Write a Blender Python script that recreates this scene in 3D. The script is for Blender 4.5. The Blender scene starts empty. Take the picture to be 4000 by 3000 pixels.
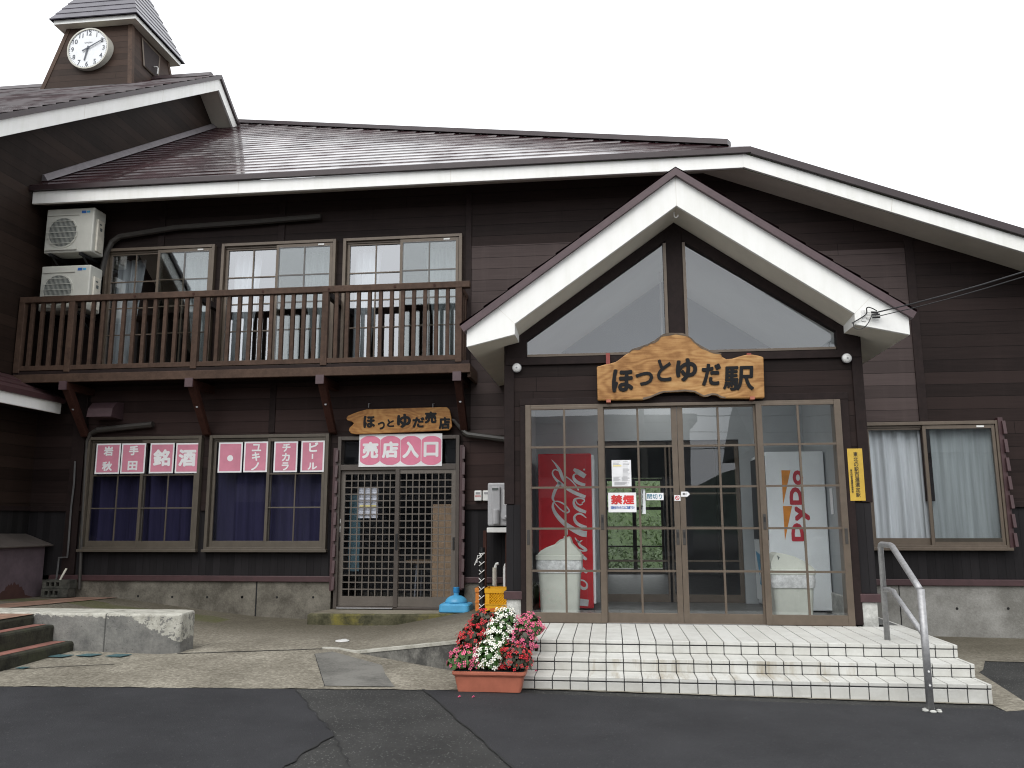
import bpy, bmesh, math, random
import numpy as np
from mathutils import Vector, Matrix
random.seed(7)
sc = bpy.context.scene
col = sc.collection
# ------------------------------------------------------------------ camera, sky, sun
CAM = np.array([0.0, -9.0, 1.38])
FPX = 3200.0
_p, _y, _r = [math.radians(a) for a in (9.5187, -6.7148, 0.1573)]
_f = np.array([math.sin(_y)*math.cos(_p), math.cos(_y)*math.cos(_p), math.sin(_p)])
_rt = np.array([math.cos(_y), -math.sin(_y), 0.0]); _dn = np.cross(_f, _rt)
_R = math.cos(_r)*_rt + math.sin(_r)*_dn; _D = -math.sin(_r)*_rt + math.cos(_r)*_dn
cd = bpy.data.cameras.new('camera'); cam = bpy.data.objects.new('camera', cd); col.objects.link(cam)
cd.sensor_width = 36.0; cd.lens = 36.0*FPX/4000.0; cd.clip_start = 0.1; cd.clip_end = 2000.0
cam.matrix_world = Matrix(((_R[0], -_D[0], -_f[0], CAM[0]), (_R[1], -_D[1], -_f[1], CAM[1]), (_R[2], -_D[2], -_f[2], CAM[2]), (0, 0, 0, 1)))
sc.camera = cam

SUN_EL, SUN_AZ = math.radians(50), math.radians(195)      # overcast: high soft sun behind the photographer
w = bpy.data.worlds.new('World'); sc.world = w; w.use_nodes = True
nt = w.node_tree; nt.nodes.clear()
wo = nt.nodes.new('ShaderNodeOutputWorld'); bg = nt.nodes.new('ShaderNodeBackground')
sky = nt.nodes.new('ShaderNodeTexSky'); sky.sky_type = 'NISHITA'; sky.sun_disc = False
sky.sun_elevation = SUN_EL; sky.sun_rotation = SUN_AZ; sky.air_density = 1.0; sky.dust_density = 6.0
bg.inputs['Strength'].default_value = 0.10
hs = nt.nodes.new('ShaderNodeHueSaturation'); hs.inputs['Saturation'].default_value = 0.2
cl = nt.nodes.new('ShaderNodeMix'); cl.data_type = 'RGBA'; cl.inputs[0].default_value = 0.86   # cloud cover over the clear sky
cl.inputs[7].default_value = (14.6, 14.9, 15.3, 1)
nt.links.new(sky.outputs[0], hs.inputs['Color']); nt.links.new(hs.outputs[0], cl.inputs[6])
nt.links.new(cl.outputs[2], bg.inputs[0]); nt.links.new(bg.outputs[0], wo.inputs[0])
sl = bpy.data.lights.new('sun', 'SUN'); sl.energy = 1.4; sl.angle = math.radians(40); sl.color = (1, .98, .95)
so = bpy.data.objects.new('sun', sl); col.objects.link(so)
_sd = Vector((math.sin(SUN_AZ)*math.cos(SUN_EL), math.cos(SUN_AZ)*math.cos(SUN_EL), math.sin(SUN_EL)))
so.rotation_euler = _sd.to_track_quat('Z', 'Y').to_euler()
sc.view_settings.view_transform = 'Standard'; sc.view_settings.look = 'None'; sc.view_settings.gamma = 1
sc.view_settings.exposure = 0.25
sc.cycles.max_bounces = 10; sc.cycles.transparent_max_bounces = 16; sc.cycles.glossy_bounces = 4
sc.cycles.sample_clamp_indirect = 4.0
sc.cycles.use_denoising = True; sc.cycles.use_adaptive_sampling = False; sc.cycles.filter_width = 1.1

# ------------------------------------------------------------------ pixel helpers (photo survey -> metres)
def ray(px, py): return _R*(px-2000)/FPX + _D*(py-1500)/FPX + _f
def at(px, py, Y):
    d = ray(px, py); q = CAM + d*((Y-CAM[1])/d[1]); return float(q[0]), float(q[2])
def atz(px, py, Z):
    d = ray(px, py); q = CAM + d*((Z-CAM[2])/d[2]); return float(q[0]), float(q[1])
def crop(x0, y0, s): return lambda x, y: (x0+s*x, y0+s*y)
cA = crop(0, 0, .4822); cC = crop(0, 700, .4822); cD = crop(900, 900, .4822); cF = crop(2700, 500, .6027)
cH = crop(2600, 1500, .3616); cK = crop(0, 1400, .4219); cL = crop(700, 1600, .4219); cM = crop(1300, 1600, .4822)
cT = crop(2080, 1740, 300/732); cU = crop(2300, 1280, 720/2212); cX = crop(3250, 1600, 750/2074); cZ = crop(2360, 1780, 360/2133)

# ------------------------------------------------------------------ materials
MATS = {}
class NT:
    def __init__(s, name):
        s.m = bpy.data.materials.new(name); s.m.use_nodes = True; s.t = s.m.node_tree; s.t.nodes.clear()
        s.out = s.t.nodes.new('ShaderNodeOutputMaterial')
        s.tc = s.t.nodes.new('ShaderNodeNewGeometry').outputs['Position']
    def n(s, typ, **kw):
        nd = s.t.nodes.new(typ)
        for k, v in kw.items():
            if k.startswith('i_'):
                key = k[2:]; key = int(key) if key.isdigit() else key.replace('_', ' ')
                if hasattr(v, 'is_linked') or isinstance(v, bpy.types.NodeSocket): s.t.links.new(v, nd.inputs[key])
                else: nd.inputs[key].default_value = v
            else: setattr(nd, k, v)
        return nd
    def math(s, op, a, b=0.0, c=None):
        nd = s.t.nodes.new('ShaderNodeMath'); nd.operation = op
        for i, v in enumerate((a, b, c)):
            if v is None: continue
            if isinstance(v, bpy.types.NodeSocket): s.t.links.new(v, nd.inputs[i])
            else: nd.inputs[i].default_value = v
        return nd.outputs[0]
    def noise(s, scale, detail=4, rough=.6, sc3=None, vec=None):
        v = vec or s.tc
        if sc3:
            mp = s.n('ShaderNodeVectorMath', operation='MULTIPLY', i_0=v, i_1=sc3); v = mp.outputs[0]
        return s.n('ShaderNodeTexNoise', i_Vector=v, i_Scale=scale, i_Detail=detail, i_Roughness=rough).outputs[0]
    def ramp(s, f, stops):
        nd = s.t.nodes.new('ShaderNodeValToRGB'); s.t.links.new(f, nd.inputs[0]); e = nd.color_ramp.elements
        while len(e) < len(stops): e.new(.5)
        for el, (p, c) in zip(e, stops):
            el.position = p; el.color = (*c, 1) if len(c) == 3 else c
        return nd.outputs[0]
    def mix(s, f, a, b, mode='MIX'):
        nd = s.t.nodes.new('ShaderNodeMix'); nd.data_type = 'RGBA'; nd.blend_type = mode
        for i, v in ((0, f), (6, a), (7, b)):
            if isinstance(v, bpy.types.NodeSocket): s.t.links.new(v, nd.inputs[i])
            else: nd.inputs[i].default_value = v if i == 0 else ((*v, 1) if len(v) == 3 else v)
        return nd.outputs[2]
    def sep(s): return s.n('ShaderNodeSeparateXYZ', i_0=s.tc).outputs
    def bump(s, h, strength=.3, dist=.01):
        return s.n('ShaderNodeBump', i_Height=h, i_Strength=strength, i_Distance=dist).outputs[0]
    def pbr(s, color, rough=.6, metal=0, normal=None, spec=.5, coat=0, trans=0):
        b = s.t.nodes.new('ShaderNodeBsdfPrincipled')
        for k, v in (('Base Color', color), ('Roughness', rough), ('Metallic', metal), ('Specular IOR Level', spec), ('Coat Weight', coat)):
            if isinstance(v, bpy.types.NodeSocket): s.t.links.new(v, b.inputs[k])
            else: b.inputs[k].default_value = (*v, 1) if isinstance(v, tuple) and len(v) == 3 else v
        if normal is not None: s.t.links.new(normal, b.inputs['Normal'])
        s.t.links.new(b.outputs[0], s.out.inputs[0]); return s.m

def plain(name, c, rough=.55, metal=0, var=.12, scale=9, spec=.5, bump=0):
    t = NT(name); n = t.noise(scale, 5, .65)
    a = tuple(x*(1-var) for x in c); b = tuple(min(1, x*(1+var)) for x in c)
    colr = t.ramp(n, [(.38, a), (.62, b)])
    nm = t.bump(t.noise(scale*12, 3), bump, .005) if bump else None
    return t.pbr(colr, rough, metal, nm, spec)

def boards(name, c, axis='Z', pitch=.165, vert=False, gl=.03, rough=.6, var=.35, blotch=.5):
    """stained boarding: grooves every pitch along axis, grain along the boards, each board its own tone"""
    t = NT(name); x, y, z = t.sep()
    u = {'X': x, 'Y': y, 'Z': z}[axis]
    k = t.math('DIVIDE', u, pitch); idx = t.math('FLOOR', k); fr = t.math('FRACT', k)
    wn = t.n('ShaderNodeTexWhiteNoise', noise_dimensions='1D', i_W=idx).outputs[0]
    grain = t.noise(3.0, 6, .7, (.7, .7, 14) if axis == 'Z' else (14, 14, .7))
    big = t.noise(1.1, 3, .55)
    v = t.math('ADD', t.math('MULTIPLY', wn, .45), t.math('ADD', t.math('MULTIPLY', grain, .6), t.math('MULTIPLY', big, blotch)))
    lo = tuple(q*(1-var) for q in c); hi = tuple(q*(1+var*1.3) for q in c)
    base = t.ramp(v, [(.45, lo), (1.05 if 1.05 <= 1 else 1.0, hi)])
    g = t.math('LESS_THAN', fr, gl)
    bj = t.math('LESS_THAN', t.math('FRACT', t.math('DIVIDE', t.math('ADD', {'Z': x, 'X': z, 'Y': z}[axis], t.math('MULTIPLY', wn, 23.0)), 9.1)), .0006)
    g = t.math('MAXIMUM', g, bj)   # butt joints, one per 3.6 m board
    st = t.ramp(t.noise(1.0, 5, .65, (5, 5, .35)), [(.52, (0, 0, 0)), (.70, (1, 1, 1))])
    base = t.mix(t.math('MULTIPLY', st, .14), base, tuple(q*1.9+.006 for q in c))   # pale rain streaks
    colr = t.mix(g, base, tuple(q*.25 for q in c))
    hgt = t.math('SUBTRACT', t.math('MULTIPLY', grain, .25), g)
    return t.pbr(colr, rough, 0, t.bump(hgt, .55, .006), .13)

def glass(name, tint=(.93, .96, .96), ior=1.5, boost=0.0):
    t = NT(name)
    bf = t.n('ShaderNodeNewGeometry').outputs['Backfacing']
    fr = t.n('ShaderNodeFresnel', i_IOR=t.math('ADD', t.math('MULTIPLY', bf, 1/ior-ior), ior)).outputs[0]   # same reflectance from both sides
    fr = t.math('MINIMUM', t.math('ADD', fr, boost), 1.0)
    wob = t.bump(t.noise(1.3, 2, .4), .02, .05)
    tr = t.n('ShaderNodeBsdfTransparent', i_Color=(*tint, 1)); gl = t.n('ShaderNodeBsdfGlossy', i_Roughness=0.0, i_Normal=wob)
    gl.inputs['Color'].default_value = (.95, .97, 1, 1)
    mx = t.n('ShaderNodeMixShader', i_0=fr); t.t.links.new(tr.outputs[0], mx.inputs[1]); t.t.links.new(gl.outputs[0], mx.inputs[2])
    t.t.links.new(mx.outputs[0], t.out.inputs[0]); return t.m

def m_roof():
    """dark maroon lapped sheet, its gloss worn off in soft blotches"""
    t = NT('lapped_metal')
    n1 = t.noise(1.0, 2, .45, (1.0, .55, .55)); n2 = t.noise(1.0, 2, .4, (3.0, 1.4, 1.4)); n3 = t.noise(1.0, 3, .55, (2.0, 1.5, 1.5))
    colr = t.ramp(n1, [(.38, (.027, .0125, .0145)), (.62, (.044, .021, .024))])
    hgt = t.math('ADD', t.math('MULTIPLY', n1, .8), t.math('MULTIPLY', n2, .35))
    ro = t.ramp(n3, [(.38, (.09,)*3), (.62, (.24,)*3)])
    sp = t.ramp(n3, [(.44, (1.0,)*3), (.60, (.16,)*3)])
    return t.pbr(colr, ro, 0, t.bump(hgt, .20, .10), sp, .4)

def m_fascia():
    t = NT('white_fascia'); n = t.noise(1.6, 5, .65); st = t.noise(1.0, 5, .65, (9, 9, .9))
    c = t.ramp(t.math('ADD', t.math('MULTIPLY', n, .5), t.math('MULTIPLY', st, .5)), [(.34, (.78, .78, .735)), (.50, (.845, .845, .815)), (.62, (.875, .875, .85))])
    return t.pbr(c, .5, 0, None, .3)

def m_concrete(name, c0, c1, moss=None, scale=2.2, rough=.85, speck=.25, mz=None):
    t = NT(name); n = t.noise(scale, 8, .7); f = t.noise(38, 3, .6); s2 = t.noise(.9, 4, .6)
    v = t.math('ADD', t.math('MULTIPLY', n, .62), t.math('ADD', t.math('MULTIPLY', s2, .25), t.math('MULTIPLY', f, speck*.6)))
    c = t.ramp(v, [(.42, c0), (.60, c1)])
    if moss:
        mm = t.ramp(t.noise(1.25, 6, .7), [(.5, (0, 0, 0)), (.66, (1, 1, 1))])
        c = t.mix(t.math('MULTIPLY', mm, .8), c, moss)
    pit = t.ramp(t.n('ShaderNodeTexVoronoi', i_Vector=t.tc, i_Scale=26.0).outputs[0], [(.05, (0, 0, 0)), (.16, (1, 1, 1))])
    c = t.mix(t.math('MULTIPLY', t.math('SUBTRACT', 1.0, pit), .35), c, tuple(q*.35 for q in c0))
    return t.pbr(c, rough, 0, t.bump(t.math('ADD', n, t.math('MULTIPLY', f, .6)), .5, .012), .25)

def m_curb():
    """grey cast concrete whose pale top render has worn down in ragged patches"""
    t = NT('curb_concrete'); x, y, z = t.sep()
    n = t.noise(3.2, 8, .7); f = t.noise(38, 3, .6); s2 = t.noise(.9, 4, .6)
    c = t.ramp(t.math('ADD', t.math('MULTIPLY', n, .7), t.math('ADD', t.math('MULTIPLY', s2, .2), t.math('MULTIPLY', f, .15))), [(.38, (.085, .085, .083)), (.68, (.25, .245, .225))])
    pale = t.ramp(t.math('ADD', t.noise(9, 5, .7), t.math('MULTIPLY', f, .3)), [(.45, (.27, .26, .22)), (.75, (.50, .49, .43))])
    end = t.n('ShaderNodeMapRange', i_0=t.math('ADD', x, t.math('MULTIPLY', n, .3)), i_1=-4.62, i_2=-4.18, i_3=0.0, i_4=.24).outputs[0]
    lim = t.math('SUBTRACT', .475, t.math('ADD', t.math('MULTIPLY', t.math('SUBTRACT', t.noise(5, 5, .7), .35), .22), end))
    m = t.math('MULTIPLY', t.math('GREATER_THAN', z, lim), t.math('GREATER_THAN', t.math('ADD', t.noise(13, 5, .75), t.math('MULTIPLY', t.math('GREATER_THAN', z, .455), .3)), .45))
    c = t.mix(t.math('MULTIPLY', m, .85), c, pale)
    vo = t.n('ShaderNodeTexVoronoi', i_Vector=t.tc, i_Scale=24.0).outputs[0]
    c = t.mix(t.math('MULTIPLY', t.math('LESS_THAN', vo, .13), .5), c, (.035, .034, .03))
    jt = t.math('COMPARE', x, -5.07, .008); c = t.mix(t.math('MULTIPLY', jt, .7), c, (.04, .04, .038))
    return t.pbr(c, .85, 0, t.bump(t.math('ADD', n, t.math('MULTIPLY', f, .6)), .5, .015), .25)

def m_asphalt(name, c0, c1, stone, amt, rough=.85):
    t = NT(name); n = t.noise(1.1, 6, .65); g = t.noise(90, 3, .8)
    v = t.math('ADD', t.math('MULTIPLY', n, .6), t.math('MULTIPLY', g, .4))
    c = t.ramp(v, [(.38, c0), (.62, c1)])
    vo = t.n('ShaderNodeTexVoronoi', i_Vector=t.tc, i_Scale=75.0)
    s = t.math('MULTIPLY', t.math('LESS_THAN', vo.outputs[0], .33), t.math('GREATER_THAN', t.n('ShaderNodeSeparateColor', i_0=vo.outputs[1]).outputs[0], 1-amt))
    c = t.mix(s, c, stone)
    return t.pbr(c, rough, 0, t.bump(g, .9, .010), .3)

def m_pave():
    """exposed aggregate paving: coarse tan grit, damp and mossy along the foot of the wall"""
    t = NT('pavement_concrete'); x, y, z = t.sep()
    n = t.noise(1.4, 7, .7); g = t.noise(1.0, 3, .7, (28, 60, 28)); s2 = t.noise(.55, 3, .6)
    vo = t.n('ShaderNodeTexVoronoi', i_Vector=t.tc, i_Scale=48.0)
    cellv = t.n('ShaderNodeSeparateColor', i_0=vo.outputs[1]).outputs[0]
    v = t.math('ADD', t.math('MULTIPLY', n, .45), t.math('ADD', t.math('MULTIPLY', s2, .25), t.math('ADD', t.math('MULTIPLY', g, .28), t.math('MULTIPLY', cellv, .16))))
    c = t.ramp(v, [(.38, (.088, .078, .060)), (.58, (.20, .182, .145)), (.75, (.36, .335, .275))])
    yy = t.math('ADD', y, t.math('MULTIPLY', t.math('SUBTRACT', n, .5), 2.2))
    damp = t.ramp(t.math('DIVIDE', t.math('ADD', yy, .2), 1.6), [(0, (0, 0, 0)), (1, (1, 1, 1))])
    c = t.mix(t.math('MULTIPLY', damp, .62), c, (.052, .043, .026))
    ms = t.math('MULTIPLY', t.math('LESS_THAN', x, -5.0), t.math('COMPARE', t.math('ADD', y, t.math('MULTIPLY', t.math('SUBTRACT', s2, .5), 1.2)), 1.35, .28))
    c = t.mix(t.math('MULTIPLY', ms, t.math('MULTIPLY', t.noise(4, 5, .7), .9)), c, (.075, .085, .016))
    return t.pbr(c, .85, 0, t.bump(t.math('ADD', g, t.math('MULTIPLY', cellv, .5)), .55, .012), .25)

def m_tile():
    t = NT('white_step_tile'); x, y, z = t.sep()
    n = t.noise(7, 6, .7); b = t.noise(1.3, 4, .6)
    c = t.ramp(t.math('ADD', t.math('MULTIPLY', n, .5), t.math('MULTIPLY', b, .5)), [(.36, (.43, .425, .395)), (.58, (.565, .565, .535))])
    ix = t.math('FLOOR', t.math('DIVIDE', t.math('ADD', x, .062), .1485))
    wn = t.n('ShaderNodeTexWhiteNoise', noise_dimensions='2D', i_Vector=t.n('ShaderNodeCombineXYZ', i_0=ix, i_1=t.math('FLOOR', t.math('MULTIPLY', z, 18))).outputs[0]).outputs[0]
    c = t.mix(t.math('MULTIPLY', wn, .28), c, (.42, .41, .36))
    # rusty drip stains that run down the middle riser
    rx = t.math('COMPARE', x, .9, 1.1); rz = t.math('COMPARE', z, .155, .055); ry = t.math('LESS_THAN', y, -1.5)
    st = t.ramp(t.noise(1.0, 5, .7, (7, 1, 1.2)), [(.5, (0, 0, 0)), (.7, (1, 1, 1))])
    f = t.math('MULTIPLY', t.math('MULTIPLY', st, rx), t.math('MULTIPLY', rz, ry))
    c = t.mix(t.math('MULTIPLY', f, .75), c, (.25, .2, .12))
    return t.pbr(c, .55, 0, t.bump(t.noise(45, 3), .25, .004), .35)

def m_signwood(name, c0, c1, c2, fig=26):
    """figured wood: contour lines of a stretched noise give the swirling growth rings"""
    t = NT(name)
    base = t.noise(1.0, 2, .45, (1.5, 1.5, 3.4)); n = t.noise(2.4, 6, .7); f = t.noise(5, 5, .7, (1.2, 1, 22))
    wv = t.math('SINE', t.math('MULTIPLY', base, fig*3.14))
    v = t.math('ADD', t.math('MULTIPLY', wv, .05), t.math('ADD', t.math('MULTIPLY', n, .55), t.math('MULTIPLY', f, .42)))
    return t.pbr(t.ramp(v, [(.36, c0), (.50, c1), (.64, c2)]), .5, 0, t.bump(t.math('ADD', t.math('MULTIPLY', wv, .3), f), .15, .004), .3)

def m_wood(name, c, var=.45):
    t = NT(name)
    n = t.noise(5, 6, .7, (3, 3, 3)); b = t.noise(1.2, 3, .5)
    v = t.math('ADD', t.math('MULTIPLY', n, .6), t.math('MULTIPLY', b, .4))
    return t.pbr(t.ramp(v, [(.3, tuple(q*(1-var) for q in c)), (.7, tuple(q*(1+var) for q in c))]), .65, 0, t.bump(n, .3, .006), .18)

def m_cloth(name, c, rough=.9, transl=0.0):
    t = NT(name); n = t.noise(1.0, 5, .6, (16, 4, .6))
    cc = t.ramp(n, [(.3, tuple(q*.7 for q in c)), (.7, tuple(min(1, q*1.15) for q in c))])
    return t.pbr(cc, rough, 0, t.bump(n, .4, .02), .1)

def m_leaf(name, c):
    t = NT(name); n = t.noise(30, 3)
    return t.pbr(t.ramp(n, [(.3, tuple(q*.6 for q in c)), (.7, tuple(q*1.3 for q in c))]), .45, 0, None, .4)

M = dict(
    wall=boards('dark_brown_boarding', (.0182, .0118, .0106), var=.42),
    wall_pale=boards('weathered_brown_boarding', (.066, .0495, .0470), var=.24, blotch=.3),
    wall_mid=boards('brown_boarding', (.035, .0215, .0195), var=.28),
    dado=boards('dark_vertical_boarding', (.0145, .0132, .0142), axis='X', pitch=.105, var=.3),
    wingw=boards('wing_boarding', (.0180, .0112, .0085), var=.45),
    wingd=boards('wing_vertical_boarding', (.0135, .0125, .0125), axis='Y', pitch=.105, var=.3),
    tower=boards('tower_boarding', (.031, .0185, .0135), pitch=.15),
    trim=m_wood('dark_trim', (.0175, .0108, .0100)),
    beam=m_wood('balcony_timber', (.068, .042, .030), .5),
    brace=m_wood('red_brown_timber', (.045, .018, .013)),
    cap_shaded=plain('shaded_cap_metal', (.034, .021, .023), .4),  # same metal as cap; the dimmer light on main roof edges painted in
    cap=plain('purple_brown_metal', (.075, .045, .050), .45),
    band=plain('maroon_sill_metal', (.055, .026, .028), .5),
    roof=m_roof(), fascia=m_fascia(),
    rooftw=plain('tower_roof_metal', (.062, .056, .072), .25, 0, .2, 3, .7),
    soffit=plain('taupe_soffit_board', (.62, .58, .50), .75, 0, .06, 2),
    flash=plain('grey_flashing', (.17, .155, .165), .4, .3),
    alu=plain('bronze_aluminium', (.125, .098, .074), .4, .25, .08),
    alu_d=plain('dull_bronze_aluminium', (.095, .080, .062), .45, .2, .08),
    alu_l=plain('lattice_aluminium', (.125, .108, .092), .45, .2, .08),
    alu_g=plain('brown_door_aluminium', (.075, .062, .053), .45, .2, .08),
    glass=glass('door_glass', (.96, .98, .98), 1.52, .04), glass_up=glass('upper_window_glass', (.86, .90, .93), 1.6, .28),
    glass_dk=glass('shop_window_glass', (.88, .9, .95), 1.5, .0), screen=glass('insect_screen', (.70, .72, .71), 1.4, .03),
    black=plain('matt_black', (.006, .006, .007), .6), dark=plain('interior_dark', (.018, .018, .02), .9),
    room=plain('dim_room_wall', (.07, .07, .072), .9, 0, .05, 2), inwall=plain('interior_plaster', (.35, .37, .38), .9, 0, .04, 2), infloor=plain('interior_floor', (.12, .12, .115), .5, 0, .2),
    ingable=plain('interior_grey_board', (.20, .22, .25), .8, 0, .05, 2), glass_g=glass('gable_glass', (.90, .94, .96), 1.55, .07), ceil=plain('interior_ceiling', (.62, .63, .62), .9, 0, .03, 1.5),
    tile=m_tile(), grout=plain('dark_grout', (.040, .040, .042), .9),
    found=m_concrete('foundation_concrete', (.075, .068, .055), (.19, .175, .145), None, 2.6),
    found_r=m_concrete('pale_foundation_concrete', (.16, .155, .14), (.30, .295, .275), None, 2.0),
    found_w=m_concrete('painted_footing', (.30, .30, .28), (.55, .55, .52), None, 5.0),
    curb=m_curb(),
    curbtop=m_concrete('worn_pale_render', (.26, .25, .21), (.46, .45, .40), None, 6.0),
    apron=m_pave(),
    ramp=m_concrete('ramp_concrete', (.115, .10, .075), (.235, .212, .165), None, 1.5, .8, .35),
    patch=m_concrete('grey_patch_concrete', (.085, .083, .075), (.17, .165, .15), None, 2.4, .85, .4),
    rampw=m_concrete('ramp_wall_concrete', (.060, .059, .055), (.235, .228, .205), None, 2.6),
    mossy=m_concrete('mossy_concrete', (.030, .030, .015), (.105, .098, .058), (.20, .17, .02), 5.0),
    mossdk=m_concrete('dark_mossy_concrete', (.012, .012, .009), (.045, .045, .032), (.028, .034, .012), 5.0),
    brick=plain('terracotta_paving', (.235, .145, .105), .8, 0, .25, 5, .3, .2),
    tread=plain('red_tread', (.20, .085, .065), .8, 0, .25, 6),
    asphalt=m_asphalt('old_asphalt', (.019, .019, .0185), (.046, .046, .044), (.15, .15, .14), .16),
    asphalt_n=m_asphalt('new_asphalt', (.0172, .0174, .0196), (.0325, .0328, .0360), (.07, .07, .07), .03),
    crack=plain('crack_shadow', (.010, .010, .010), .95),
    ac=plain('ivory_plastic', (.52, .52, .47), .45, 0, .06, 4), ac_d=plain('fan_grey', (.10, .115, .11), .6), white=plain('white_paint', (.72, .72, .70), .4, 0, .05),
    ivory=plain('bin_plastic', (.56, .57, .51), .5, 0, .06, 5), bag=plain('clear_bag', (.60, .60, .60), .3, 0, .2, 25),
    red=plain('vending_red', (.60, .018, .028), .25, 0, .1, 3), vwhite=plain('vending_white', (.86, .89, .91), .3, 0, .04, 3),
    orange=plain('logo_orange', (.75, .26, .012), .4), lred=plain('logo_red', (.50, .016, .035), .4), silver=plain('logo_white', (.66, .66, .67), .35),
    pink=plain('pink_paper', (.56, .21, .285), .7, 0, .08, 3), pinkb=plain('bright_pink_paper', (.66, .20, .30), .7, 0, .06, 3), paper=plain('white_paper', (.74, .74, .75), .7, 0, .04, 4),
    blue=plain('blue_ink', (.025, .12, .42), .6), ink=plain('black_ink', (.012, .012, .014), .5), inkred=plain('red_ink', (.55, .03, .03), .6), teal=plain('teal_ink', (.03, .17, .25), .6), grey=plain('grey_print', (.32, .32, .33), .7), yellowp=plain('yellow_print', (.75, .62, .15), .7),
    signwood=m_signwood('carved_sign_wood', (.22, .098, .028), (.375, .195, .068), (.475, .28, .112)),
    signwood2=m_signwood('varnished_plank', (.24, .10, .026), (.37, .175, .05), (.46, .25, .08)),
    hanger=plain('rusty_red_strap', (.24, .045, .035), .6), bark=m_wood('bark_edge', (.13, .10, .075)), carve=plain('black_lacquer', (.006, .006, .007), .4, 0, .1, 9, .2),
    yellow=plain('yellow_plate', (.52, .34, .045), .45, 0, .1, 6), crate=plain('yellow_crate_plastic', (.72, .36, .012), .4, 0, .08), crate_o=plain('orange_crate_plastic', (.62, .21, .035), .4, 0, .08),
    umb=plain('blue_plastic', (.075, .34, .58), .4, 0, .08), umb_d=plain('deep_blue_plastic', (.02, .19, .42), .4),
    terra=plain('terracotta_plastic', (.36, .115, .070), .5, 0, .1, 6),
    steel=plain('brushed_steel', (.36, .36, .365), .55, .75, .12, 30), galv=plain('galvanised_grey', (.20, .20, .20), .45, .5),
    duct=plain('dark_duct_cover', (.040, .036, .032), .5), pipe=plain('dark_grey_pipe', (.085, .085, .085), .5), wpipe=plain('ivory_pipe', (.60, .57, .49), .5),
    heater=plain('grey_enamel', (.42, .42, .43), .4, 0, .05), card=plain('cardboard', (.42, .28, .16), .8, 0, .12), block=m_concrete('block_concrete', (.03, .03, .026), (.085, .083, .07), None, 8.0),
    bluecl=m_cloth('navy_curtain', (.028, .025, .056)), lace=m_cloth('pale_lace', (.64, .66, .63)), whitecl=m_cloth('white_curtain', (.58, .60, .60)),
    clockf=plain('clock_dial', (.74, .76, .78), .4, 0, .03), clockr=plain('clock_rim', (.50, .49, .43), .4, 0, .08), clockh=plain('clock_hands', (.07, .08, .10), .5),
    tank=plain('mauve_painted_steel', (.105, .078, .090), .6, 0, .18, 4), tankl=plain('brown_grey_lid', (.085, .072, .064), .5, 0, .15, 4), rust=plain('rust', (.055, .022, .018), .8),
    leaf=m_leaf('leaf_green', (.045, .11, .022)), leafd=m_leaf('dark_leaf', (.035, .035, .018)), leafb=m_leaf('bank_green', (.075, .125, .035)),
    fwhite=plain('white_petal', (.80, .80, .72), .6, 0, .08, 40), fred=plain('red_petal', (.44, .007, .016), .6, 0, .3, 40), fpink=plain('pink_petal', (.62, .10, .20), .6, 0, .25, 40), fyel=plain('stamen', (.7, .45, .03), .6),
    dcloth=plain('dim_blue_cloth', (.085, .16, .18), .9), cover=plain('teal_cover', (.045, .10, .11), .6, 0, .25, 20), lamp=plain('frosted_lamp', (.75, .75, .73), .3), hill=plain('wooded_hill', (.045, .06, .05), .95, 0, .4, .2), street=plain('grey_render', (.20, .20, .21), .8), streetd=plain('dark_render', (.04, .045, .05), .6),
)

_t = NT('lamp_glow'); _e = _t.n('ShaderNodeEmission', i_Strength=2.0); _e.inputs[0].default_value = (1, .96, .88, 1); _t.t.links.new(_e.outputs[0], _t.out.inputs[0]); M['lampglow'] = _t.m
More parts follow.
